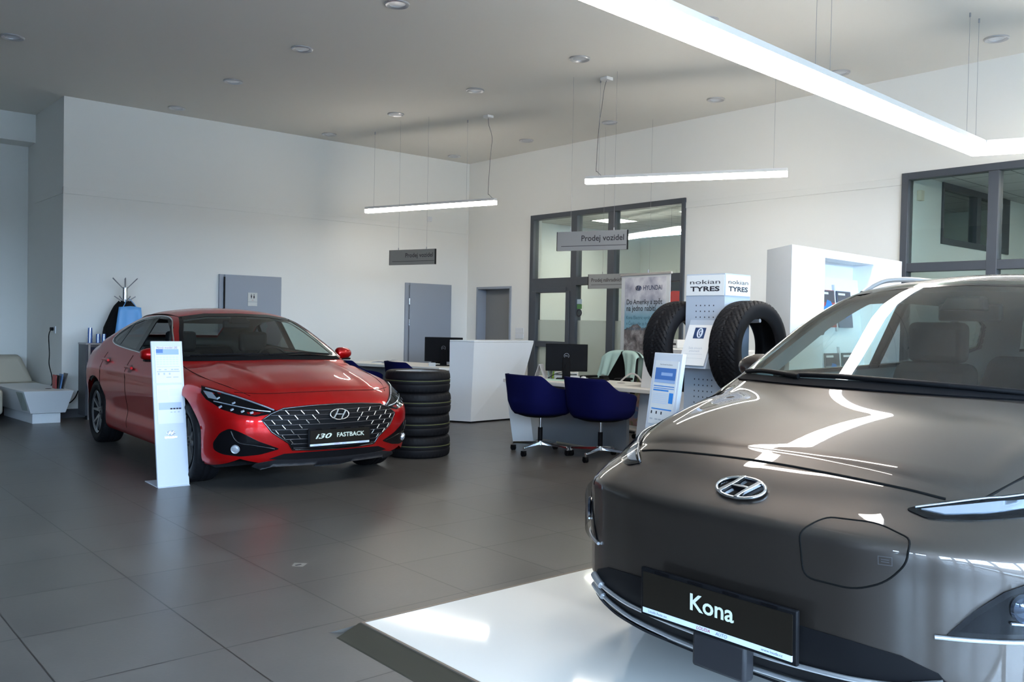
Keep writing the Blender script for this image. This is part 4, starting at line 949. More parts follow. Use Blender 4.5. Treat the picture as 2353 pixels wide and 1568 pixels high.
def build_red():
    t = thing('car', 'bright red fastback car with a wide dark grille parked on the tiled floor', 'car', (3.40, 5.95, 0), math.radians(88))
    arch = [(.905, .325, .362), (3.555, .325, .362)]
    bd = Body(red_field(), 4.455, arch)
    ws = [(0, .968), (.35, .964), (.60, .954), (.725, .946), (.705, .99), (.612, 1.16), (.525, 1.285), (.30, 1.318), (0, 1.325)]
    ws = ws+[(-a, b) for a, b in reversed(ws[1:-1])]
    dlo = [(1.50, .942), (2.2, .956), (2.9, .983), (3.32, 1.012), (3.47, 1.055), (3.36, 1.13), (3.12, 1.218), (2.85, 1.275), (2.5, 1.300), (2.18, 1.285), (1.93, 1.20)]
    rw = [(-.52, 1.09), (.52, 1.09), (.42, 1.26), (-.42, 1.26)]
    cuts = [(ws, 'front', lambda P: P[:, 0] < 2.4), (dlo, 'side', lambda P: np.abs(P[:, 1]) > .45), (rw, 'rear', lambda P: P[:, 0] > 3.1)]
    shell_obj(bd, t, RPAINT, cuts, (.50, 3.9, .42, .40, .58), (0.0, 4.45, .9, .14, 1.38), nu=170, nv=100, nw=56)
    patch(bd, 'windscreen', offpoly(resample(ws, .03), .012), 'front', CARGL, t, off=.004, grid=.06, d=.03, skirt=0)
    ring(bd, 'windscreen_border', ws, 'front', BLACKG, t, w_in=.014, w_out=.012, off=.004)
    patch(bd, 'cowl_panel', [(-.73, .928), (0, .945), (.73, .928), (.71, .955), (0, .975), (-.71, .955)], 'front', COWL, t, off=.006, grid=.03)
    patch(bd, 'rear_window', rw, 'rear', TINTGL, t, off=.003, grid=.08, skirt=0)
    fw = [(1.50, .942), (2.2, .956), (2.46, .966), (2.45, 1.300), (2.18, 1.285), (1.93, 1.20)]
    mw_ = [(2.55, .970), (2.9, .983), (3.16, 1.0), (3.06, 1.235), (2.85, 1.275), (2.54, 1.298)]
    qw = [(3.20, 1.004), (3.32, 1.012), (3.47, 1.055), (3.36, 1.13), (3.12, 1.218), (3.10, 1.222)]
    for s in (1, -1):
        if s < 0: patch(bd, 'side_window', fw, 'side', CARGL, t, side=s, off=.002, grid=.08, d=.03, skirt=0)
        for p in (mw_, qw): patch(bd, 'side_window', p, 'side', TINTGL, t, side=s, off=.002, grid=.08, d=.03, skirt=0)
        patch(bd, 'door_pillar', [(2.44, .965), (2.565, .970), (2.555, 1.306), (2.43, 1.306)], 'side', BLACKG, t, side=s, off=.004, grid=.05)
        patch(bd, 'door_pillar', [(3.14, .996), (3.215, 1.003), (3.115, 1.225), (3.045, 1.242)], 'side', BLACKG, t, side=s, off=.004, grid=.05)
        ring(bd, 'window_trim', dlo, 'side', BLACKG, t, side=s, w_in=.018, w_out=.006, off=.003)
        line(bd, 'chrome_trim', dlo, 'side', STEEL, t, side=s, off=.003, r=.0065, closed=True)
        hl = [(s*a, b) for a, b in [(.455, .612), (.55, .662), (.66, .712), (.76, .752), (.810, .768), (.838, .725), (.832, .680), (.78, .618), (.70, .586), (.60, .573), (.52, .588)]]
        o = patch(bd, 'headlight', hl, 'front', BLACKG, t, off=.002, grid=.03, d=.015)
        line(bd, 'lamp_strip', [(s*a, b) for a, b in [(.475, .616), (.56, .655), (.67, .704), (.80, .752)]], 'front', DRL, o, off=.007, r=.0065)
        line(bd, 'lamp_strip', [(s*a, b) for a, b in [(.50, .606), (.62, .622), (.80, .668)]], 'front', DRL, o, off=.007, r=.005)
        for a, b in ((.62, .598), (.67, .606), (.725, .616), (.78, .632), (.70, .66), (.77, .69)):
            mtx = surf_basis(bd, (s*a, b), 'front', .006); MB().box(-.013, .013, -.009, .009, 0, .004, mtx).build('lamp_cell', DRL, o, bevel=.002)
        patch(bd, 'lamp_reflector', [(s*a, b) for a, b in [(.775, .68), (.818, .69), (.822, .738), (.785, .728)]], 'front', DRL, o, off=.005, grid=.02)
        patch(bd, 'lamp_lens', offpoly(resample(hl, .02), -.002), 'front', HLGL, o, off=.014, grid=.05, d=.02, skirt=.010)
        fg = [(s*a, b) for a, b in [(.435, .332), (.58, .392), (.70, .462), (.755, .486), (.795, .45), (.822, .37), (.818, .315), (.78, .288), (.68, .276), (.56, .292)]]
        o = patch(bd, 'fog_lamp_recess', fg, 'front', BLACKG, t, off=.004, grid=.03, d=.015, r=.02)
        line(bd, 'recess_edge', [(s*a, b) for a, b in [(.47, .333), (.60, .362), (.69, .378), (.725, .41), (.745, .465)]], 'front', BLACKG, o, off=.006, r=.006)
        mtx = surf_basis(bd, (s*.715, .332), 'front', .004); MB().lathe([(0, .018), (.020, .016), (.024, .008), (.031, .010), (.034, .0)], 20, mtx).build('fog_lamp', DRL, o, smooth=True)
        for u0 in (1.36, 2.50, 3.34):
            line(bd, 'door_seam', [(u0, .26), (u0+.01, .5), (u0, .75), (u0+.03, .93)], 'side', SEAM, t, side=s, off=.0, r=.003)
        for u0, w0 in ((2.36, .815), (3.20, .85)):
            oo = line(bd, 'door_handle', [(u0-.10, w0), (u0, w0+.004), (u0+.10, w0+.002)], 'side', RPAINT, t, side=s, off=.024, r=.013)
            patch(bd, 'handle_recess_shade', rounded([(u0-.07, w0-.035), (u0+.06, w0-.035), (u0+.06, w0+.035), (u0-.07, w0+.035)], .03), 'side', mat('red_recess_shade', (.16, .002, .003), .4), oo, side=s, off=.001, grid=.03, skirt=0)  # flush patch; its darker red stands in for shade behind the handle
        hp = bd.proj([(u, s*v) for u, v in [(.30, .58), (.5, .66), (.8, .73), (1.1, .76), (1.35, .755)]], 'top', 1, .0)
        MB().tube([tuple(p) for p in catmull(hp, 6)], .003).build('bonnet_gap', SEAM, t, smooth=True)
        rp = bd.proj([(u, s*v) for u, v in [(2.05, .52), (2.3, .55), (2.7, .555), (3.1, .54), (3.5, .50)]], 'top', 1, .001)
        MB().tube([tuple(p) for p in catmull(rp, 6)], .006).build('roof_moulding', SEAM, t, smooth=True)
        patch(bd, 'tail_lamp', [(s*a, b) for a, b in [(.45, .80), (.80, .84), (.78, .92), (.45, .90)]], 'rear', mat('tail_red', (.35, .01, .01), .2, coat=1), t, off=.004, grid=.05)
        side_mirror(t, 1.64, s*.90, .975, s, RPAINT, .76)
    line(bd, 'bonnet_gap', [(.66, .735), (.50, .730), (.25, .738), (0, .742), (-.25, .738), (-.50, .730), (-.66, .735)], 'front', SEAM, t, off=.0, r=.0025, d=.02)
    gp = [(.562, .548), (.50, .592), (.41, .628), (.22, .643), (0, .648), (-.22, .643), (-.41, .628), (-.50, .592), (-.562, .548), (-.50, .46), (-.38, .375), (-.345, .322), (-.2, .314), (.2, .314), (.345, .322), (.38, .375), (.50, .46)]
    g = patch(bd, 'grille', gp, 'front', BLACK, t, off=.005, grid=.02, d=.012)
    line(bd, 'grille_frame', gp, 'front', mat('dark_chrome', (.10, .10, .11), .18, 1.0), g, off=.004, r=.007, closed=True, smooth_n=0)
    DC = mat('grille_chrome', (.30, .30, .32), .2, 1.0)
    GP = np.array(gp)
    def span(w_):
        xs = []
        for i in range(len(gp)):
            a, b_ = gp[i], gp[(i+1) % len(gp)]
            if (a[1] > w_) != (b_[1] > w_): xs.append(a[0]+(b_[0]-a[0])*(w_-a[1])/(b_[1]-a[1]))
        return max(xs)-.012
    for w_ in (.612, .580, .548, .512, .476, .440, .404, .368, .336):
        e = span(w_); line(bd, 'grille_bar', [(e, w_), (0, w_-.004), (-e, w_)], 'front', mat('grille_dark', (.05, .05, .055), .25, .6), g, off=.010, r=.0048, d=.04)
    for s in (1, -1):
        for row, (w_, vs) in enumerate([(.596, (.17, .28, .39)), (.562, (.20, .33, .44, .53)), (.530, (.17, .25, .38, .49, .545)), (.494, (.30, .42, .51)), (.458, (.36, .465)), (.422, (.31, .42)), (.386, (.36,)), (.352, (.35,))]):
            for v_ in vs:
                if v_ < span(w_)-.01: line(bd, 'grille_chip', [(s*(v_+.012), w_+.015), (s*(v_-.010), w_-.012)], 'front', STEEL, g, off=.014, r=.0046, d=.02, smooth_n=0)
    lp = [(.50, .255), (.40, .292), (.2, .297), (-.2, .297), (-.40, .292), (-.50, .255), (-.3, .235), (.3, .235)]
    patch(bd, 'lower_grille', lp, 'front', BLACK, t, off=.003, grid=.03)
    patch(bd, 'bumper_lip', [(.60, .205), (.585, .225), (.45, .25), (.3, .245), (-.3, .245), (-.45, .25), (-.585, .225), (-.60, .205), (-.5, .165), (0, .155), (.5, .165)], 'front', CLAD, t, off=.012, grid=.03)
    oval_badge(t, surf_basis(bd, (0, .572), 'front', .018), .165, back=BLACKG)
    pw = MATS['plate_lettering']
    mtx = basis((-.028, 0, .408), (0, -1, 0), (0, 0, 1))
    plate(t, mtx, .500, .118, None, [('i30', -.140, .014, .038, pw, dict(bold=.02, shear=.3, width=.135)), ('FASTBACK', .088, .016, .034, pw, dict(bold=.02, width=.235)), ('Louda Auto a.s.', -.19, -.051, .007, MATS['plate_grey_print'], {}), ('LOUDA', -.028, -.051, .0095, MATS['plate_red_print'], dict(bold=.004, shear=.25)), ('AUTO', .033, -.051, .0095, MATS['plate_slate_print'], dict(bold=.002, shear=.25)), ('www.louda.cz', .19, -.051, .007, MATS['plate_grey_print'], {})], .015)
    wiper(bd, t, [(.66, .960), (.40, .974), (.05, .976)], .007); wiper(bd, t, [(.05, .972), (-.3, .982), (-.60, .966)], .007)
    MB().box(.45, 4.1, -.78, .78, .17, .24).build('underbody', BLACK, t)
    liners(t, arch, .84)
    for (au, aw, r) in arch:
        for s in (1, -1): wheel(t, .318, .225, .222, (au, s*.765, .318), s > 0, mat('rim_dark_silver', (.28, .28, .29), .3, .8))
    common_interior(t, 1.55, .905, .36, 2.15, 3.0, .26, 1.245, 2.02, .6)
    return t
kona = build_kona()
red = build_red()
# ================================================================== FURNITURE AND DISPLAYS
# display platform
pf = thing('display_platform', 'low glossy white platform with dark ramp edge under the grey car', 'platform', (1.91, 3.125, 0))
PLW = mat('platform_white', (0.70, 0.69, 0.66), 0.06, coat=0.5, spec=0.5)
def plat_bump(m):
    nt = m.node_tree; b = nt.nodes['Principled BSDF']; tc = nt.nodes.new('ShaderNodeTexCoord'); n = nt.nodes.new('ShaderNodeTexNoise'); n.inputs['Scale'].default_value = 1.3; n.inputs['Detail'].default_value = 0
    bp = nt.nodes.new('ShaderNodeBump'); bp.inputs['Strength'].default_value = 0.15; bp.inputs['Distance'].default_value = 0.03
    nt.links.new(tc.outputs['Object'], n.inputs['Vector']); nt.links.new(n.outputs['Fac'], bp.inputs['Height']); nt.links.new(bp.outputs[0], b.inputs['Normal']); nt.links.new(bp.outputs[0], b.inputs['Coat Normal'])
plat_bump(PLW)
MB().box(0.012, 5.3, -4.1, 0, 0, 0.045).build('deck', PLW, pf)
MB().hexa([(-.105, -4.1, 0), (0, -4.1, 0), (0, .025, 0), (-.105, .025, 0)], [(-.100, -4.1, .004), (0, -4.1, .042), (0, .02, .042), (-.100, .02, .004)]).build('ramp', mat('ramp_brown', (0.050, 0.044, 0.032), .35, .2), pf)
MB().box(0, 0.012, -4.1, 0.0, 0, 0.047).box(0, 5.3, 0, 0.012, 0, .047).build('edge_profile', mat('edge_bronze', (.22, .18, .15), .4, .6), pf)
MB().hexa([(.012, .012, 0), (5.3, .012, 0), (5.3, .10, 0), (-.10, .10, 0)], [(.0, .012, .040), (5.3, .012, .040), (5.3, .09, .003), (-.09, .09, .003)]).build('edge_strip', mat('edge_taupe', (.10, .088, .078), .4), pf)
# small sticker on the floor
st = MB().add([(-.04, 0, .001), (0, -.045, .001), (.05, 0, .001), (.0, .05, .001)], [(0, 1, 2, 3)]).build('floor_sticker', mat('sticker_grey', (.22, .21, .19), .4), None, loc=(2.185, 4.215, 0))
tag(st, 'small worn grey sticker on the floor tiles in front of the red car', 'sticker')
rects('print', [(-.02, -.008, .015, .008)], DARK, st, Matrix(), z=.0015)

# info stands
LB = mat('stand_white', (.60, .63, .69), .45, spec=.3)
PBLUE = mat('print_blue', (.06, .16, .42), .5); PSKY = mat('print_sky', (.30, .42, .66), .5); PGREY = mat('print_grey', (.42, .46, .52), .5); PLT = mat('print_pale', (.62, .68, .78), .5); PCYAN = mat('print_cyan', (.03, .22, .62), .5)
def info_stand(lab, loc, rz, H, W, lean, style):
    t = thing('info_stand', lab, 'display stand', loc, rz)
    up = Vector((0, lean, H)).normalized(); L = H/up.z; mt = basis((0, 0, 0.006), (1, 0, 0), tuple(up))
    MB().box(-W/2, W/2, 0, L, -.008, 0, mt).box(-W/2, -W/2+.006, 0, L, -.022, -.008, mt).box(W/2-.006, W/2, 0, L, -.022, -.008, mt).build('panel', LB, t, bevel=.002)
    MB().box(-W/2, W/2, -.012, .33, 0, .006).build('foot_plate', LB, t, bevel=.001)
    def sheet(z0, z1, nm):
        o = MB().box(-W*.40, W*.42, z0, z1, .0005, .003, mt).build(nm, PAPER, t); return o
    x0, x1 = -W*.36, W*.37; w = x1-x0
    if style == 0:
        s = sheet(.792, 1.078, 'data_sheet')
        rects('print_header', [(x0, 1.014, x1, 1.058)], PSKY, s, mt, z=.0036); rects('print_header', [(x0, 1.028, x0+w*.3, 1.058)], PBLUE, s, mt, z=.0038)
        rects('print_table', [(x0+w*k/7, .935+.018*j, x0+w*(k+.75)/7, .945+.018*j) for k in range(7) for j in range(4)], PLT, s, mt, z=.0036)
        rects('print_lines', [(x0, .918, x1, .9205), (x0, .878, x1, .885)]+[(x0+w*a, .893, x0+w*a+.018, .901) for a in (.08, .33, .62, .75, .86)], PGREY, s, mt, z=.0036)
        rects('print_icons', [(x0+w*a, .856, x0+w*a+.012, .872) for a in (.04, .28, .52)]+[(x0+w*a, .834, x0+w*a+.02, .840) for a in (.4, .5, .7, .82)], PGREY, s, mt, z=.0036)
        text('lettering', 'Nový model i30', mat('print_magenta', (.25, .08, .25), .5), s, mt @ Matrix.Translation((0, 1.067, .0038)), width=w*.9)
        s = sheet(.478, .776, 'data_sheet')
        rects('print_lines', [(lerp(x0, x1, .5), .742, x1, .744)]+[(lerp(x0, x1, .5), .735-.008*k, x1-.01, .7375-.008*k) for k in range(6)]+[(x0, .735-.008*k, lerp(x0, x1, .45), .7375-.008*k) for k in range(10)], PLT, s, mt, z=.0036)
        rects('print_panel', [(x0, .585, x1, .640)], mat('print_lilac', (.45, .52, .72), .5), s, mt, z=.0035)
        rects('print_cars', [(lerp(x0, x1, a), .585, lerp(x0, x1, a+.1), .597) for a in (.50, .63, .76, .88)], DARK, s, mt, z=.0038)
        rects('print_lines', [(lerp(x0, x1, a), .562, lerp(x0, x1, a+.09), .568) for a in (.5, .65, .82)], PGREY, s, mt, z=.0038)
        for zz in (.400,):
            oval_badge(t, mt @ Matrix.Translation((-.003, .405, .001)), .066); text('lettering', 'HYUNDAI', STEEL, t, mt @ Matrix.Translation((-.003, .372, .002)), width=.092, bold=.01)
    else:
        s = sheet(H-.335, H-.028, 'data_sheet'); b = H-.335
        rects('print_header', [(x0, b+.20, x1, b+.272)], PBLUE, s, mt, z=.0036)
        rects('print_header', [(x0, b+.20, x1, b+.215), (x0+w*.3, b+.235, x0+w*.85, b+.25)], PSKY, s, mt, z=.0038)
        rects('print_lines', [(x0, b+.182, x1, b+.186), (x0, b+.172, x1, b+.175), (x0, b+.160, x0+w*.75, b+.167), (x0+.004, b+.070, x1, b+.076)], PCYAN, s, mt, z=.0036)
        rects('print_box', [(x1-w*.2, b+.105, x1, b+.155)], PCYAN, s, mt, z=.0036)
        rects('print_table', [(x0, b+.100+.009*k, x0+w*.75, b+.1055+.009*k) for k in range(6)], PLT, s, mt, z=.0036)
        rects('print_icons', [(x0+w*a, b+.048, x0+w*a+.010, b+.062) for a in (.02, .26, .5)], DARK, s, mt, z=.0036)
        rects('print_icons', [(x0+w*a, b+.020, x0+w*a+.022, b+.026) for a in (.0, .25, .42, .6, .8)], PGREY, s, mt, z=.0036)
        text('lettering', 'Nový Hyundai Kona Electric', DARK, s, mt @ Matrix.Translation((0, b+.288, .0038)), width=w*.6)
        s = sheet(H-.66, H-.355, 'data_sheet'); rects('print_lines', [(x0, H-.385, x1-.05, H-.382), (x0, H-.40, x1-.08, H-.397)], PCYAN, s, mt, z=.0036)
    return t
info_stand('tall narrow white info stand with data sheets by the front wheel of the red car', (2.437, 6.735, 0), math.radians(-2), 1.10, .236, .215, 0)
info_stand('white info stand with a blue headed data sheet rising behind the grey car bonnet', (3.185, 2.735, 0.046), math.atan2(-.975, -.22), 1.118, .215, .150, 1)

# stack of four wheels beside the red car
def stacked_wheel():
    t = thing('wheel', '', 'wheel', (0, 0, 0)); R, W, r = .315, .205, .215
    ty = mesh_obj('tyre', tyre_mesh(R, W, r, 'summer'), t); ty.rotation_euler = (math.radians(-90), 0, 0)
    bd_, face, disc, hub = rim_mesh(r, W, None, None)
    rm = face.build('alloy_rim', SILV, ty, smooth=True, angle=30); bd_.build('rim_barrel', SILV, ty, smooth=True, angle=30)
    MB().tube([((R+.0015)*math.cos(a), (R+.0015)*math.sin(a), .012) for a in [2*PI*k/90 for k in range(90)]], .0022, n=6, closed=True).build('marking_line', mat('olive_marking', (.16, .17, .05), .7), t, smooth=True)
    return t
sw0 = stacked_wheel()
pos = ['bottom wheel of the four stacked beside the red car', 'second wheel from the bottom of the stack beside the red car', 'third wheel from the bottom of the stack beside the red car', 'topmost wheel of the stack beside the red car, silver rim facing up']
for k in range(4):
    t = sw0 if k == 0 else copy_tree(sw0); t.location = (4.905+(.004, -.003, .003, -.004)[k], 7.06+(.0, .004, -.004, .003)[k], .1035+.2065*k); t.rotation_euler = (0, 0, k*1.1)
    t['label'] = pos[k]; t['group'] = 'stack of four wheels'

# tyre display tower with two winter tyres
tw = thing('tyre_display_tower', 'grey perforated display column with white tyre brand headers behind the grey car', 'display stand', (5.05, 3.676, 0))
TWM = mat('tower_grey', (.40, .45, .53), .45); hx, hy = .145, .16
cm_ = MB().box(-hx, hx, -hy, hy, 0, 1.66); nb = len(cm_.f)
for mt in (basis((-hx, 0, 0), (0, -1, 0), (0, 0, 1)), basis((0, -hy, 0), (1, 0, 0), (0, 0, 1))):
    for i in range(5):
        for z in (1.445, 1.405, 1.365, .94, .90, .86, .82, .78, .74): cm_.quad((-.075+.036*i, z-.0045, .0008), (-.067+.036*i, z-.0045, .0008), (-.067+.036*i, z+.0045, .0008), (-.075+.036*i, z+.0045, .0008), mt)
o = cm_.build('column', [TWM, DARK], tw)
for p in list(o.data.polygons)[nb:]: p.material_index = 1
for nm, mt, w in (('header_panel', basis((-hx, 0, 0), (0, -1, 0), (0, 0, 1)), .32), ('header_panel', basis((0, -hy, 0), (1, 0, 0), (0, 0, 1)), .29)):
    o = MB().box(-w/2+.004, w/2-.004, 1.513, 1.652, .001, .004, mt).build(nm, WPRINT, tw)
    text('lettering', 'nokian', DARK, o, mt @ Matrix.Translation((0, 1.605, .0048)), width=w*.78, height=.028, bold=.0)
    text('lettering', 'TYRES', DARK, o, mt @ Matrix.Translation((0, 1.558, .0048)), width=w*.76, height=.034, bold=.03)
mt = basis((-hx-.004, 0, 1.335), (0, -1, 0), (.33, 0, 1))
MB().hexa([(-hx-.135, -.115, 1.02), (-hx, -.115, 1.02), (-hx, .115, 1.02), (-hx-.135, .115, 1.02)], [(-hx-.002, -.115, 1.345), (-hx, -.115, 1.345), (-hx, .115, 1.345), (-hx-.002, .115, 1.345)]).build('poster_holder', TWM, tw, bevel=.002)
mt = basis((-hx-.145, 0, 1.02), (0, -1, 0), (.137, 0, .325))
o = MB().box(-.105, .105, .02, .315, 0, .004, mt).build('poster', PAPER, tw)
rects('print_picture', [(-.045, .215, .045, .295)], mat('print_navy', (.015, .04, .12), .5), o, mt, z=.005)
MB().tube([(.004+.026*math.cos(a)*.75, .255+.032*math.sin(a), .0055) for a in [2*PI*k/24 for k in range(24)]], .005, closed=True, n=6, mtx=mt).tube([(.008+.012*math.cos(a)*.75, .255+.016*math.sin(a), .0055) for a in [2*PI*k/16 for k in range(16)]], .003, closed=True, n=6, mtx=mt).build('print_tyre', PLT, o)
text('lettering', 'Sada zimních', PGREY, o, mt @ Matrix.Translation((0, .145, .005)), width=.11); text('lettering', 'pneumatik', PGREY, o, mt @ Matrix.Translation((0, .122, .005)), width=.085)
rects('print_line', [(-.07, .100, .07, .102)], PGREY, o, mt, z=.005); rects('print_line', [(-.08, .070, .08, .0715)], PGREY, o, mt, z=.005)
for sy, lab in ((-1, 'winter tyre on the right side of the display column, nearest the brochure wall'), (1, 'winter tyre on the left side of the display column, partly behind the poster')):
    t = thing('winter_tyre', lab, 'tyre', (5.02, 3.676+sy*(hy+.118), 1.157), 0, None)
    mesh_obj('tyre_body', tyre_mesh(.322, .215, .205, 'winter'), t)
    MB().cyl((-.01, -sy*.12, .175), (-.01, sy*.09, .19), .013, n=10).build('hanging_peg', GREYM, t)

# brochure wall
BW = mat('brochure_wall_white', (.84, .87, .89), .45)
bwt = thing('brochure_wall', 'large white brochure wall with a recessed niche behind the grey car', 'display stand', (5.47, 3.37, 0), .065)
W_, H_ = 1.90, 1.885; n0, n1, nz0, nz1 = .50, 1.34, .55, 1.825; D_ = .36
MB().prism([(0, 0), (n0, 0), (n0, D_), (.30, D_)], 0, H_).box(n1, W_, 0, D_, 0, H_).box(n0, n1, 0, D_, nz1, H_).box(n0, n1, 0, D_, 0, nz0).box(n0, n1, .17, D_, nz0, nz1).build('cabinet', BW, bwt)
MB().hexa([(n0, .0, nz0), (n1, .0, nz0), (n1, .16, nz0), (n0, .16, nz0)], [(n0, .13, 1.70), (n1, .13, 1.70), (n1, .17, 1.70), (n0, .17, 1.70)]).build('sloping_back', BW, bwt)
for x in (lerp(n0, n1, .5),): MB().box(x-.002, x+.002, -.001, 0, 0, .54).build('joint', PGREY, bwt)
slope = lambda z: .0+.13*(z-nz0)/(1.70-nz0)
covers = [('cover_red', (.28, .05, .05)), ('cover_steel', (.10, .13, .20)), ('cover_grey', (.18, .19, .2)), ('cover_teal', (.06, .12, .13))]
k = 0
for row, z0 in enumerate((1.315, .835)):
    for ci, x0 in enumerate((n0+.115, n0+.40)):
        x1 = x0+.21; y0 = slope(z0)-.012
        MB().hexa([(x0-.030, slope(z0)-.02, z0-.03), (x0-.012, slope(z0)-.02, z0-.03), (x0-.012, slope(z0)+.01, z0-.03), (x0-.03, slope(z0)+.01, z0-.03)], [(x0-.030, slope(z0+.36)-.02, z0+.33), (x0-.012, slope(z0+.36)-.02, z0+.33), (x0-.012, slope(z0+.36)+.01, z0+.33), (x0-.03, slope(z0+.36)+.01, z0+.33)]).build('divider', mat('divider_grey', (.55, .58, .62), .4), bwt)
        mt = bwt.matrix_basis @ basis((x0, y0-.005, z0), (1, 0, 0), (0, .113, 1))
        cm = covers[(row*2+ci) % 4]; t = thing('brochure', '', 'brochure', mt.translation)
        ml = Matrix.Translation(-mt.translation) @ mt
        MB().box(0, .24, 0, .285, 0, .006, ml).build('cover', mat(*cm, .35), t); rects('print_picture', [(0.005, .19, .235, .28)], mat('cover_dark', (.06, .06, .07), .4), t, ml, z=.0068)
        b = MB(); b.add([(.03, .10, .0072), (.04, .15, .0072), (.08, .165, .0072), (.11, .21, .0072), (.17, .20, .0072), (.20, .16, .0072), (.225, .10, .0072), (.13, .07, .0072)], [tuple(range(8))], ml); me = bpy.data.meshes.new('print_car'); me.from_pydata(b.v, [], b.f); me.materials.append(mat('cover_blue', (.02, .16, .45), .3)); o = bpy.data.objects.new('print_car', me); COL.objects.link(o); o.parent = t
        rects('print_title', [(.02, .252, .14, .268)], WPRINT, t, ml, z=.0074)
        t['label'] = 'car brochure in the %s row of the white wall niche, %s one' % (('upper', 'lower')[row], ('left', 'right')[ci]); t['group'] = 'brochures in the white wall niche'

# rock banner
bn = thing('roll_up_banner', 'tall printed banner with sky, rocks and Czech lettering behind the near desk', 'banner', (8.15, 6.95, 0), math.atan2(-.87, -.16)+math.radians(0))
bn.location = (7.95, 6.82, 0)
BWd = .90; mt = basis((0, 0, 0), (1, 0, 0), (0, 0, 1))
def banner_material():
    m = bpy.data.materials.new('banner_print'); m.use_nodes = True; nt = m.node_tree; L = nt.links; N = nt.nodes.new; b = nt.nodes['Principled BSDF']; b.inputs['Roughness'].default_value = .5
    tc = N('ShaderNodeTexCoord'); sp = N('ShaderNodeSeparateXYZ'); L.new(tc.outputs['Object'], sp.inputs[0])
    n1_ = N('ShaderNodeTexNoise'); n1_.inputs['Scale'].default_value = 3.2; n1_.inputs['Detail'].default_value = 5; L.new(tc.outputs['Object'], n1_.inputs['Vector'])
    sky = N('ShaderNodeValToRGB'); L.new(n1_.outputs['Fac'], sky.inputs[0]); e = sky.color_ramp.elements; e[0].position = .36; e[0].color = (.28, .28, .38, 1); e[1].position = .58; e[1].color = (.74, .73, .76, 1)
    blue = N('ShaderNodeRGB'); blue.outputs[0].default_value = (.22, .44, .56, 1)
    mr = N('ShaderNodeMapRange'); mr.inputs[1].default_value = 1.62; mr.inputs[2].default_value = 1.40; L.new(sp.outputs[2], mr.inputs[0])
    m1 = N('ShaderNodeMix'); m1.data_type = 'RGBA'; L.new(mr.outputs[0], m1.inputs[0]); L.new(sky.outputs[0], m1.inputs[6]); L.new(blue.outputs[0], m1.inputs[7])
    n2_ = N('ShaderNodeTexNoise'); n2_.inputs['Scale'].default_value = 6; n2_.inputs['Detail'].default_value = 8; n2_.inputs['Roughness'].default_value = .65; n2_.inputs['Distortion'].default_value = .6; L.new(tc.outputs['Object'], n2_.inputs['Vector'])
    rock = N('ShaderNodeValToRGB'); L.new(n2_.outputs['Fac'], rock.inputs[0]); e = rock.color_ramp.elements; e[0].position = .36; e[0].color = (.05, .045, .05, 1); e[1].position = .66; e[1].color = (.50, .46, .46, 1)
    q = e.new(.5); q.color = (.20, .17, .17, 1)
    low = N('ShaderNodeValToRGB'); L.new(n2_.outputs['Fac'], low.inputs[0]); e = low.color_ramp.elements; e[0].position = .38; e[0].color = (.10, .13, .04, 1); e[1].position = .62; e[1].color = (.08, .16, .34, 1); q = e.new(.5); q.color = (.36, .19, .18, 1)
    mr3 = N('ShaderNodeMapRange'); mr3.inputs[1].default_value = .98; mr3.inputs[2].default_value = .86; L.new(sp.outputs[2], mr3.inputs[0])
    m3 = N('ShaderNodeMix'); m3.data_type = 'RGBA'; L.new(mr3.outputs[0], m3.inputs[0]); L.new(rock.outputs[0], m3.inputs[6]); L.new(low.outputs[0], m3.inputs[7])
    ad = N('ShaderNodeMath'); ad.operation = 'MULTIPLY_ADD'; ad.inputs[1].default_value = .35; L.new(n1_.outputs['Fac'], ad.inputs[0]); L.new(sp.outputs[2], ad.inputs[2])
    th = N('ShaderNodeMath'); th.operation = 'LESS_THAN'; th.inputs[1].default_value = 1.45; L.new(ad.outputs[0], th.inputs[0])
    m2 = N('ShaderNodeMix'); m2.data_type = 'RGBA'; L.new(th.outputs[0], m2.inputs[0]); L.new(m1.outputs[2], m2.inputs[6]); L.new(m3.outputs[2], m2.inputs[7]); L.new(m2.outputs[2], b.inputs['Base Color'])
    return m
MB().box(-BWd/2, BWd/2, .06, 1.90, -.002, .002, mt).build('sheet', WPRINT, bn)
MB().box(-BWd/2+.07, BWd/2-.07, .10, 1.87, .0025, .004, mt).build('picture', banner_material(), bn)
MB().box(-BWd/2-.02, BWd/2+.02, 1.895, 1.92, -.012, .012, mt).build('top_rail', ALU, bn, bevel=.003)
MB().box(-BWd/2-.01, BWd/2+.01, 0, .07, -.09, .09, mt).build('base_cassette', ALU, bn, bevel=.01)
MB().cyl((.02, .02, .05), (.02, .02, 1.96), .008, n=10).build('support_pole', GREYM, bn)
BT = mat('banner_navy', (.02, .035, .10), .5); BT2 = mat('banner_teal', (.05, .13, .20), .5); BD = mat('banner_black', (.015, .02, .03), .5)
def bt(tx, x, z, w, m, **kw): text('lettering', tx, m, bn, mt @ Matrix.Translation((x, z, .0048)), width=w, align='LEFT', **kw)
oval_badge(bn, mt @ Matrix.Translation((-.115, 1.745, .005)), .11, m=BT); bt('HYUNDAI', -.03, 1.745, .34, BT, bold=.008)
bt('Do Ameriky a zpět', -.34, 1.575, .66, BD, bold=.012); bt('na jedno nabití.', -.34, 1.495, .56, BD, bold=.012)
bt('Kona Electric vyráběno', -.34, 1.39, .55, BT2); bt('v Česku jde za hranice', -.34, 1.325, .53, BT2); bt('s dojezdem až 484 km.', -.34, 1.26, .54, BT2)

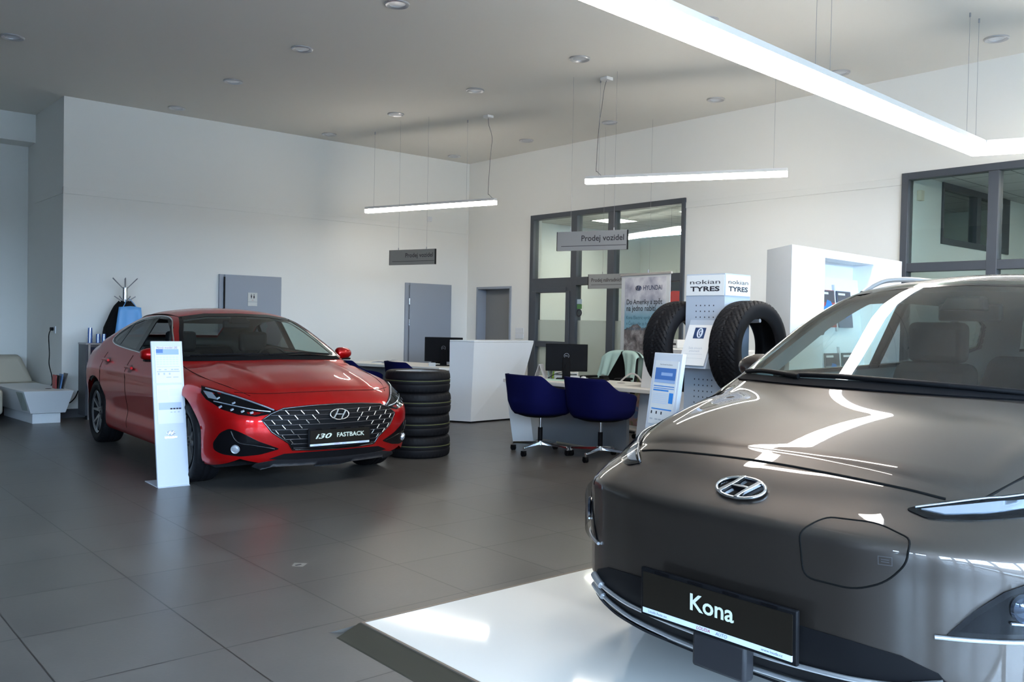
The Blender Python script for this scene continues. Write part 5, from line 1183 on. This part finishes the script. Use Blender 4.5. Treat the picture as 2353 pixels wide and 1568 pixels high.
# white storage block at the right end of the near desk
b = MB().hexa([(6.42, 4.75, 0), (7.3, 4.75, 0), (7.3, 5.74, 0), (6.50, 5.62, 0)], [(6.60, 4.75, 1.085), (7.3, 4.75, 1.085), (7.3, 5.50, 1.085), (6.60, 5.66, 1.085)])
b = MB().hexa([(6.62, 4.72, 0), (7.4, 4.72, 0), (7.4, 5.86, 0), (6.62, 5.78, 0)], [(6.62, 4.72, 1.08), (7.4, 4.72, 1.08), (7.4, 5.75, 1.08), (6.62, 5.67, 1.08)])
o = b.build('storage_block', LAM, None, bevel=.003); tag(o, 'tall white block at the right end of the near desk, behind the left winter tyre', 'cabinet')
bx_ = MB().box(-.10, .10, -.07, .07, 0, .085).build('router_box', WPRINT, None, bevel=.006, loc=(7.12, 5.60, 1.08), rz=-.4); tag(bx_, 'small white electronic box on top of the white block, seen through the tyre gap', 'box')
MB().box(-.101, -.099, -.05, .05, .03, .05).build('port', DARK, bx_)

# near desk
dk = thing('desk', 'white desk with slanted side panel, two navy chairs pushed up to it', 'desk', (6.15, 6.25, 0)); ox, oy = 6.15, 6.25
def L2(p, o=(ox, oy)): return [(a-o[0], b-o[1]) for a, b in p]
top = L2([(6.05, 7.13), (6.24, 5.38), (6.60, 5.40), (6.60, 5.72), (7.12, 5.80), (6.93, 7.42)])
MB().prism(L2([(6.20, 7.31), (6.43, 5.36), (6.62, 5.38), (6.62, 5.95), (7.20, 6.0), (7.05, 7.60)]), .655, .692).build('desk_top', LAMTOP, dk, bevel=.002)
MB().hexa([(6.29-ox, 7.23-oy, 0), (6.53-ox, 7.16-oy, 0), (6.95-ox, 7.40-oy, 0), (6.66-ox, 7.46-oy, 0)], [(6.215-ox, 7.295-oy, .655), (6.46-ox, 7.22-oy, .655), (7.0-ox, 7.46-oy, .655), (6.95-ox, 7.54-oy, .655)]).build('side_panel', LAM, dk, bevel=.002)
MB().box(6.64-ox, 6.68-ox, 5.90-oy, 7.16-oy, .02, .655).build('modesty_panel', mat('desk_grey_panel', (.20, .21, .23), .5), dk)
MB().box(6.45-ox, 6.62-ox, 5.40-oy, 5.44-oy, 0, .655).build('side_panel', LAM, dk, bevel=.002)
MB().add([(6.90-ox+.045*math.cos(a), 6.22-oy+.045*math.sin(a), .6928) for a in [2*PI*k/20 for k in range(20)]], [tuple(range(20))]).build('cable_grommet', BLACK, dk)
# far desk
d2k = thing('desk', 'white desk beyond the red car bonnet, next to the tall white counter', 'desk', (6.7, 10.0, 0)); o2 = (6.7, 10.0)
MB().prism(L2([(6.22, 11.0), (6.70, 8.98+.2), (6.86, 9.16), (7.55, 9.32), (7.1, 11.2)], o2), .668, .705).build('desk_top', LAMTOP, d2k, bevel=.002)
MB().prism(L2([(6.40, 10.95), (6.82, 9.25), (6.86, 9.26), (6.44, 10.96)], (6.7-.15, 10.0)), .05, .668).build('modesty_panel', mat('desk_grey_panel', (.20, .21, .23), .5), d2k)
MB().prism(L2([(6.30, 10.96), (7.08, 11.14), (7.09, 11.10), (6.31, 10.92)], o2), 0, .668).build('side_panel', LAM, d2k)
# tall counter
ct = thing('counter', 'tall white faceted counter standing between the two desks', 'counter', (7.0, 8.88, 0)); oc = (7.0, 8.88)
B_ = L2([(7.0, 8.885), (7.74, 8.92), (7.74, 9.16), (6.85, 9.15)], oc); T_ = L2([(7.02, 8.865), (8.04, 8.85), (8.0, 9.28), (6.842, 9.15)], oc)
MB().hexa([(p[0], p[1], .02) for p in B_], [(p[0], p[1], 1.045) for p in T_]).build('body', LAM, ct)
MB().hexa([(p[0], p[1], 1.047) for p in T_], [(p[0], p[1], 1.067) for p in T_]).build('top', LAM, ct, bevel=.002)
MB().hexa([(p[0]*.97+.01, p[1]*.97+.01, 0) for p in B_], [(p[0]*.97+.01, p[1]*.97+.01, .02) for p in B_]).build('plinth', BLACK, ct)

# navy tub chairs
def tub_chair():
    t = thing('swivel_chair', '', 'chair'); n, m = 56, 14; V = []
    def edge(th):
        a = abs(th); k = min(1, max(0, (a-52)/46)); k = k*k*(3-2*k); return .790-.135*k-.05*max(0, (a-88)/30)**2
    for i in range(n+1):
        th = -118+236*i/n; c, s = math.cos(math.radians(th)), math.sin(math.radians(th)); zt = edge(th)
        for j in range(m+1):
            q = j/m; z = .395+(zt-.395)*(q**.9); r = .80+.20*min(1, (q/.30))**.5; ex = 2/3.4
            rx = .285*r+.02*q; ry = .285*r+.025*q
            x = -math.copysign(abs(c)**ex, c)*rx; y = math.copysign(abs(s)**ex, s)*ry
            V.append((x-.035*max(0, c)*max(0, q-.4), y, z))
    F = [(i*(m+1)+j, (i+1)*(m+1)+j, (i+1)*(m+1)+j+1, i*(m+1)+j+1) for i in range(n) for j in range(m)]
    sh = MB().add(V, F).build('shell', BLUEF, t, smooth=True, angle=180); so_ = sh.modifiers.new('thickness', 'SOLIDIFY'); so_.thickness = .03; so_.offset = -1
    MB().lathe([(0, .370), (.17, .372), (.225, .388), (.235, .405)], 28).build('underside', BLACKF, t, smooth=True)
    MB().prism([(.25*math.cos(a)**1 if abs(math.cos(a)) < 2 else 0, .235*math.sin(a)) for a in [2*PI*k/28 for k in range(28)]], .415, .475).build('seat', BLUEF, t, bevel=.022, segs=3)
    MB().cyl((0, 0, .25), (0, 0, .40), .013, n=12).build('steel_column', STEEL, t, smooth=True)
    MB().cyl((0, 0, .09), (0, 0, .26), .024, n=14).build('column_sleeve', BLACK, t, smooth=True)
    MB().cyl((0, 0, .085), (0, 0, .125), .038, .03, n=16).build('hub', STEEL, t, smooth=True)
    for k in range(4):
        a = PI/2*k+.35; d = Vector((math.cos(a), math.sin(a), 0)); e = d*.315; s_ = Vector((-d.y, d.x, 0))
        lg = MB().hexa([tuple(s_*.019+Vector((0, 0, .088))), tuple(-s_*.019+Vector((0, 0, .088))), tuple(e-s_*.012+Vector((0, 0, .072))), tuple(e+s_*.012+Vector((0, 0, .072)))],
                       [tuple(s_*.015+Vector((0, 0, .122))), tuple(-s_*.015+Vector((0, 0, .122))), tuple(e-s_*.010+Vector((0, 0, .092))), tuple(e+s_*.010+Vector((0, 0, .092)))]).build('leg', STEEL, t, bevel=.003)
        MB().cyl((e.x, e.y, .05), (e.x, e.y, .08), .010, n=8).build('caster_stem', STEEL, lg)
        MB().cyl((e.x-.017, e.y, .027), (e.x-.006, e.y, .027), .027, n=16).cyl((e.x+.006, e.y, .027), (e.x+.017, e.y, .027), .027, n=16).box(e.x-.02, e.x+.02, e.y-.02, e.y+.02, .03, .055).build('caster', BLACK, lg)
    return t
ch = tub_chair()
spots = [((5.99, 6.47, 0), -3, 'left navy tub chair at the near desk, on a chrome swivel base'), ((6.22, 5.86, 0), -2, 'right navy tub chair at the near desk, just behind the grey car'),
         ((5.93, 9.85, 0), -8, 'navy tub chair at the far desk, half hidden by the red car bonnet'), ((6.30, 9.20, 0), -8, 'navy tub chair at the far desk, directly behind the wheel stack')]
for i, (p, r, lab) in enumerate(spots):
    t = ch if i == 0 else copy_tree(ch); t.location = p; t.rotation_euler = (0, 0, math.radians(r)); t['label'] = lab; t['group'] = 'navy tub chairs'
# black task chairs behind the desks
def task_chair(lab, loc, rz, h=1.0):
    t = thing('office_chair', lab, 'chair', loc, math.radians(rz))
    n, m = 14, 10; V = []
    for i in range(n+1):
        for j in range(m+1):
            y = -.22+.44*i/n; q = j/m; z = .52+(h-.52)*q; wf = (1-.22*max(0, q-.5)**1*1.0); V.append((-.20-.08*q+.05*(y/.22)**2, y*wf, z-.05*(abs(y)/.22)**4*q))
    F = [(i*(m+1)+j, (i+1)*(m+1)+j, (i+1)*(m+1)+j+1, i*(m+1)+j+1) for i in range(n) for j in range(m)]
    bk = MB().add(V, F).build('backrest', BLACKF, t, smooth=True, angle=180); s_ = bk.modifiers.new('thickness', 'SOLIDIFY'); s_.thickness = .045; s_.offset = 0
    MB().box(-.22, .24, -.24, .24, .42, .50).build('seat', BLACKF, t, bevel=.03, segs=3)
    for s in (1, -1):
        ar = MB().box(-.06, .20, s*.27-.03, s*.27+.03, .685, .712).build('armrest', BLACK, t, bevel=.012)
        MB().cyl((.05, s*.27, .46), (.05, s*.27, .69), .014, n=10).build('armrest_post', BLACK, ar)
    MB().cyl((0, 0, .10), (0, 0, .42), .022, n=12).build('column', BLACK, t)
    for k in range(5):
        a = 2*PI*k/5; lg = MB().tube([(0, 0, .10), (.30*math.cos(a), .30*math.sin(a), .07)], [.022, .014], n=8).build('leg', BLACK, t)
        MB().cyl((.30*math.cos(a)-.02, .30*math.sin(a), .028), (.30*math.cos(a)+.02, .30*math.sin(a), .028), .028, n=12).build('caster', BLACK, lg)
    return t
c1 = task_chair('black office chair behind the near desk with a mint jacket over its back', (7.42, 6.86, 0), 180, .99)
task_chair('black office chair behind the far desk, partly hidden by the monitor', (7.80, 10.30, 0), 190, .95)
# mint jacket draped over the backrest
V = []; F = []; m = 18
def jacket_half(sd, front):
    n = 16; base = len(V)
    for i in range(n+1):
        t = i/n; 
        for j in range(m+1):
            q = j/m; z0 = 1.005-.07*t**4; op = (.012+.115*(max(0, q-.16)/.84)**.8) if front else 0.0
            y = op+(.265+.02*q-op)*t; fold = .012*math.sin(t*13+q*3+sd)*min(1, q*2)
            if q < .16: a = q/.16*PI/2; x = -.054*math.sin(a); z = z0-.03*(1-math.cos(a))
            else: x = -.054-.02*(q-.16)+fold; z = z0-.03-(q-.16)/.84*(.27+.02*math.sin(t*9))
            x = x if front else -x*.9+.012
            V.append((.262+x-(.05*t**2)-(.07*max(0, q-.16) if True else 0)-(.02 if front else -.02), sd*y, z))
    for i in range(n):
        for j in range(m): F.append((base+i*(m+1)+j, base+(i+1)*(m+1)+j, base+(i+1)*(m+1)+j+1, base+i*(m+1)+j+1))
for sd in (1, -1):
    for fr in (True, False): jacket_half(sd, fr)
jk = MB().add([(x, y, z-.99) for x, y, z in V], F).build('jacket', mat('mint_cloth', (.42, .58, .53), .85, bump=.2, bscale=300), None, smooth=True, angle=180)
jk.location = (7.42, 6.86, .99); s_ = jk.modifiers.new('thickness', 'SOLIDIFY'); s_.thickness = .006; tag(jk, 'pale mint green jacket draped over the black office chair back', 'jacket')

# monitors
def monitor(lab, loc, rz, w=.50, h=.30, zc=.25):
    t = thing('monitor', lab, 'monitor', loc, math.radians(rz))      # back faces local -X
    MB().box(-.022, .0, -w/2, w/2, zc-h/2, zc+h/2).build('screen_housing', BLACK, t, bevel=.006)
    MB().box(.0, .003, -w/2+.01, w/2-.01, zc-h/2+.012, zc+h/2-.01).build('screen', BLACKG, t)
    nk = MB().hexa([(-.03, -.045, .01), (.0, -.045, .01), (.0, .045, .01), (-.03, .045, .01)], [(-.045, -.04, zc), (-.02, -.04, zc), (-.02, .04, zc), (-.045, .04, zc)]).build('stand_neck', BLACK, t, bevel=.004)
    MB().box(-.10, .10, -.11, .11, 0, .012).build('stand_base', BLACK, t, bevel=.004)
    ml = basis((-.0225, 0, zc+.02), (0, -1, 0), (0, 0, 1))
    MB().tube([(.027*math.cos(a), .027*math.sin(a), .001) for a in [2*PI*k/24 for k in range(24)]], .0022, closed=True, n=6, mtx=ml).build('badge_ring', GREYM, t)
    text('lettering', 'DELL', GREYM, t, ml @ Matrix.Translation((0, 0, .0015)), width=.034, bold=.02)
    MB().tube(catmull([(-.03, 0, zc-.05), (-.07, .02, zc-.14), (-.08, .12, .06), (-.02, .20, .01)], 6), .004).build('cable', BLACK, t, smooth=True)
    return t
monitor('black monitor seen from behind on the near desk', (6.78, 6.92, .692), 43, .46, .30, .24)
monitor('black monitor on the far desk beside the white counter', (7.08, 9.60, .705), 43, .52, .33, .22)

def small(name, lab, cat, loc, rz, parts):
    t = thing(name, lab, cat, loc, math.radians(rz))
    for nm, b, m_ in parts: b.build(nm, m_, t, bevel=.0015)
    return t
o = MB().hexa([(-.06, -.07, 0), (-.055, -.07, 0), (-.055, .07, 0), (-.06, .07, 0)], [(-.005, -.07, .16), (.0, -.07, .16), (.0, .07, .16), (-.005, .07, .16)]).hexa([(.055, -.07, 0), (.06, -.07, 0), (.06, .07, 0), (.055, .07, 0)], [(.0, -.07, .16), (.005, -.07, .16), (.005, .07, .16), (.0, .07, .16)]).build('tent_calendar', mat('calendar_grey', (.50, .49, .50), .5), None, loc=(6.62, 7.16, .692), rz=math.radians(-60)); tag(o, 'grey tent calendar at the left end of the near desk', 'calendar')
pc = thing('pen_cup', 'clear pen cup on the near desk left of the monitor', 'pen holder', (6.70, 7.08, .692))
MB().lathe([(.038, .0), (.040, .10), (.037, .10), (.035, .004), (0, .004), (0, 0)], 24).build('cup', glass_mat('clear_plastic', (.8, .85, .85)), pc, smooth=True)
def pen(lab, dx, dy, tx, ty, h, m_, r=.006):
    o = thing('pen', lab, 'pen', (6.70+dx, 7.08+dy, .698)); MB().cyl((0, 0, 0), (tx, ty, h), r, n=10).build('barrel', m_, o, smooth=True); MB().cyl((tx*.72, ty*.72, h*.72), (tx*1.01, ty*1.01, h*1.01), r*1.25, n=10).build('cap', DARK if m_ is not MATS.get('highlighter') else m_, o, smooth=True)
HLT = mat('highlighter', (.55, .75, .02), .4)
pen('yellow-green highlighter leaning in the pen cup', .012, -.015, .01, -.02, .155, HLT, .008)
pen('white pen leaning left in the pen cup', -.012, .012, -.02, .025, .15, WPRINT); pen('black handled pen standing in the middle of the cup', 0, 0, 0.0, .008, .17, BLACK); pen('silver pen at the front of the cup', -.015, -.008, -.02, -.01, .14, SILV)
o = MB().box(-.05, .05, -.001, .001, 0, .055).box(-.05, .05, 0, .03, 0, .004).build('card_holder', WPRINT, None, loc=(6.62, 6.62, .692), rz=math.radians(-62)); tag(o, 'small white card on the near desk just behind the right navy chair', 'card')
o = MB().box(-.05, .05, -.001, .001, 0, .05).box(-.05, .05, 0, .03, 0, .004).build('card_holder', WPRINT, None, loc=(6.82, 9.50, .705), rz=math.radians(-62)); tag(o, 'small white card on the far desk in front of its monitor', 'card')
ms = MB().lathe([(0, 0), (.03, 0), (.033, .012), (.024, .028), (0, .034)], 20).build('computer_mouse', WPRINT, None, smooth=True, loc=(6.98, 6.85, .692)); tag(ms, 'white mouse to the right of the monitor stand', 'mouse')
ph = small('desk_phone', 'low dark phone base beside the mint jacket chair', 'phone', (6.98, 6.62, .692), 20, [('base', MB().box(-.08, .08, -.09, .09, 0, .03), BLACK), ('handset', MB().box(-.07, .07, -.085, -.035, .03, .055), BLACK)])
pp = MB().box(-.10, .10, -.14, .14, 0, .004).build('paper_sheet', mat('pale_green_paper', (.50, .70, .58), .6), None, loc=(6.60, 6.84, .6922), rz=.5); tag(pp, 'green-tinted sheet lying under the monitor on the near desk', 'paper')
pt = small('paper_tray', 'white paper tray with a red label behind the monitor on the near desk', 'paper tray', (6.98, 7.12, .692), -48, [('tray', MB().box(-.13, .13, -.10, .10, 0, .035).box(-.13, .13, -.10, .10, .05, .065).box(-.13, -.12, -.1, .1, .035, .05).box(.12, .13, -.1, .1, .035, .05), WPRINT), ('label', MB().box(-.132, -.131, -.03, .03, .052, .062), mat('label_red', (.4, .05, .05)))])
cbl = MB().tube(catmull([(7.05, 6.36, .700), (7.10, 6.28, .78), (7.12, 6.2, .77), (7.08, 6.08, .700)], 8), .009).build('cable', mat('pale_cable', (.5, .47, .47)), None, smooth=True); tag(cbl, 'pale curved cable arching over the right end of the near desk', 'cable')
bk = MB().hexa([(-.15, -.11, 0), (0, -.11, 0), (0, .11, 0), (-.15, .11, 0)], [(-.15, -.11, .012), (0, -.11, .012), (0, .11, .012), (-.15, .11, .012)]).hexa([(0, -.11, .012), (.17, -.11, .05), (.17, .11, .05), (0, .11, .012)], [(0, -.11, .016), (.17, -.11, .054), (.17, .11, .054), (0, .11, .016)]).build('open_magazine', WPRINT, None, loc=(6.75, 10.55, .705), rz=math.radians(-55)); tag(bk, 'open magazine with a raised page lying on the far desk', 'magazine')
MB().box(-.14, -.01, -.10, .10, .012, .0135).build('printed_page', mat('page_navy', (.03, .05, .15), .4), bk)

# seating corner on the left
bench = thing('corner_bench', 'white angular low table with stepped plinth in the left corner', 'table', (2.6, 11.9, 0)); ob = (2.6, 11.9)
A_ = [(2.27, 11.20), (2.765, 10.92+.05), (2.80, 11.75), (2.72, 12.5), (2.35, 12.6)]
top_ = L2([(2.36, 11.30), (2.885, 11.26), (2.89, 12.0), (2.80, 12.75), (2.30, 12.75)], ob); bot_ = L2([(2.46, 11.42), (2.83, 11.40), (2.84, 12.0), (2.76, 12.70), (2.36, 12.70)], ob)
MB().hexa([(p[0], p[1], .13) for p in bot_], [(p[0], p[1], .40) for p in top_]).build('body', LAM, bench, bevel=.003)
MB().prism(L2([(2.50, 11.52), (2.80, 11.50), (2.81, 12.0), (2.72, 12.65), (2.42, 12.65)], ob), 0, .13).build('plinth', LAM, bench, bevel=.003)
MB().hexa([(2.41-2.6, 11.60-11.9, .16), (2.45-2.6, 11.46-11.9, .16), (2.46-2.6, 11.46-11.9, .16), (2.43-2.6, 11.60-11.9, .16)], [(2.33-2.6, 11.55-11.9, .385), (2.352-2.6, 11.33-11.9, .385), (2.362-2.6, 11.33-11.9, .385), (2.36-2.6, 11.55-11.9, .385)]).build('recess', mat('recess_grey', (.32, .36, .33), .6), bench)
MB().prism([(.10+.035*math.cos(a), -.25+.035*math.sin(a)) for a in [2*PI*k/18 for k in range(18)]], .4005, .402).build('cable_grommet', BLACK, bench)
sofa = thing('sofa', 'beige upholstered corner sofa behind the white low table, cut off by the left edge', 'sofa', (1.7, 12.7, 0)); os_ = (1.7, 12.7)
MB().prism(L2([(.6, 11.6), (2.24, 11.75), (2.28, 12.78), (2.88, 12.80), (2.88, 13.6), (.6, 13.6)], os_), .10, .40).build('seat', BEIGE, sofa, bevel=.04, segs=3)
MB().hexa([(-1.1, .28, .38), (1.14, .28, .38), (1.14, .86, .38), (-1.1, .86, .38)], [(-1.1, .44, .74), (1.00, .44, .74), (1.08, .86, .74), (-1.1, .86, .74)]).build('backrest', BEIGE, sofa, bevel=.05, segs=3)
MB().prism(L2([(.7, 11.75), (2.15, 11.85), (2.25, 13.5), (.7, 13.5)], os_), 0, .10).build('plinth', mat('sofa_base', (.25, .23, .2)), sofa)
mr_ = thing('magazine_box', 'white box of magazines on the corner table', 'magazine holder', (2.84, 11.80, .40), -.1)
MB().box(-.04, .04, -.12, .0, 0, .005).box(-.04, .04, -.12, -.115, 0, .15).box(-.04, -.035, -.12, .0, 0, .15).box(-.04, .04, -.005, 0, 0, .15).build('box', LAM, mr_)
mags = [(2.875, 11.62, .0, .165, ('mag_red', (.40, .05, .05)), 'red topped magazine leaning behind the white box'), (2.895, 11.60, .05, .16, ('mag_black', (.02, .02, .02)), 'black spined magazine in the middle of the row on the corner table'), (2.915, 11.585, .08, .175, ('mag_blue', (.12, .25, .5)), 'pale blue magazine in the row on the corner table'), (2.945, 11.57, .12, .185, ('mag_grey', (.12, .11, .11)), 'tall dark magazine at the right end of the row on the corner table')]
for x, y, tl, h, cm, lab in mags:
    o = MB().hexa([(-.006, -.01, 0), (.006, -.01, 0), (.006, .14, 0), (-.006, .14, 0)], [(-.006+tl*h*2, -.01, h), (.006+tl*h*2, -.01, h), (.006+tl*h*2, .14, h), (-.006+tl*h*2, .14, h)]).build('magazine', mat(*cm, .4), None, loc=(x-.10, y, .40)); tag(o, lab, 'magazine', 'magazines on the corner table')
# dark cabinet with cups
cab = thing('cabinet', 'dark grey metal framed cabinet against the far wall behind the red car', 'cabinet', (3.265, 11.80, 0)); 
MB().box(-.15, .15, -.15, .17, .05, .93).build('carcass', mat('cabinet_grey', (.075, .08, .095), .45), cab, bevel=.004)
MB().box(-.10, .13, -.162, -.15, .07, .90).build('door_panel', mat('cabinet_blue_black', (.02, .026, .05), .2), cab)
MB().box(-.125, -.10, -.168, -.146, 0.0, .93).box(.13, .15, -.168, -.146, 0.0, .93).build('frame_profile', GREYM, cab)
MB().box(-.155, .155, -.17, .175, .93, .95).build('top', GREYM, cab, bevel=.004)
MB().cyl((-.12, -.11, 0), (-.12, -.11, .05), .02, n=10).build('foot', BLACK, cab); MB().cyl((.12, -.11, 0), (.12, -.11, .05), .02, n=10).build('foot', BLACK, cab)
CUP = glass_mat('blue_glass', (.35, .48, .78))
def cups(lab, x, y, n):
    t = thing('cup_stack', lab, 'cups', (x, y, .95))
    for k in range(n): MB().lathe([(.028, .0), (.024, .075), (.0, .075)], 20).build('cup', mat('cup_blue', (.10, .18, .45), .15, coat=1), t, smooth=True, loc=(0, 0, .038*k))
cups('tall stack of upturned blue glasses on the dark cabinet', 3.19, 11.75, 4); cups('short stack of pale blue glasses, middle one on the cabinet', 3.285, 11.75, 2); cups('short stack of blue glasses, right one on the cabinet', 3.355, 11.75, 2)
# coat stand, coat, bag
cs = thing('coat_stand', 'chrome coat stand with splayed hooks in front of the far wall', 'coat stand', (3.60, 11.74, 0))
MB().cyl((0, 0, .02), (0, 0, 1.62), .021, n=16).build('pole', STEEL, cs, smooth=True); MB().lathe([(0, 0), (.19, 0), (.19, .012), (.03, .03), (0, .03)], 32).build('base', STEEL, cs, smooth=True)
MB().cyl((0, 0, 1.50), (0, 0, 1.66), .036, n=16).build('collar', STEEL, cs, smooth=True)
for k in range(6):
    a = 2*PI*k/6+.25; MB().cyl((0, 0, 1.62), (.165*math.cos(a), .165*math.sin(a), 1.775), .006, n=8).build('hook', GREYM, cs); 
    a += .5; MB().cyl((0, 0, 1.46), (.125*math.cos(a), .125*math.sin(a), 1.545), .006, n=8).build('hook', GREYM, cs)
V = []; n, m = 24, 14
for i in range(n+1):
    a = PI*2*i/n
    for j in range(m+1):
        q = j/m; rr = (.06+.16*min(1, q*2.6)**.7)*(1+.10*math.sin(3*a+1)+.06*math.sin(7*a+q*5)); V.append((rr*math.cos(a)*1.15, rr*math.sin(a)*.6, -.95*q+.01*math.sin(5*a)))
F = [(i*(m+1)+j, (i+1)*(m+1)+j, (i+1)*(m+1)+j+1, i*(m+1)+j+1) for i in range(n) for j in range(m)]
co = MB().add(V, F).build('coat', BLACKF, None, smooth=True, angle=180, loc=(3.60, 11.75, 1.48)); tag(co, 'black coat hanging on the chrome coat stand', 'coat')
V = []
for i in range(13):
    for j in range(9):
        x = -.5+i/12; q = j/8; V.append((x*(.27+.10*q)-.01, -.02*math.sin(i*1.1)*(.3+q)-.03, -.02-.50*q-.03*abs(x)*(1-q)))
bg_ = MB().add(V, [(i*9+j, (i+1)*9+j, (i+1)*9+j+1, i*9+j+1) for i in range(12) for j in range(8)]).build('shopping_bag', mat('pale_blue_bag', (.13, .36, .70), .45), None, smooth=True, angle=60, loc=(3.62, 11.60, 1.44)); s_ = bg_.modifiers.new('thickness', 'SOLIDIFY'); s_.thickness = .03; s_.offset = 1
MB().tube(catmull([(-.10, -.02, -.05), (-.05, .03, .02), (-.02, .12, .075), (.02, .12, .075), (.05, .03, .02), (.08, -.02, -.05)], 6), .005).build('handle', MATS['pale_blue_bag'], bg_, smooth=True)
tag(bg_, 'light blue bag hanging in front of the black coat', 'bag')
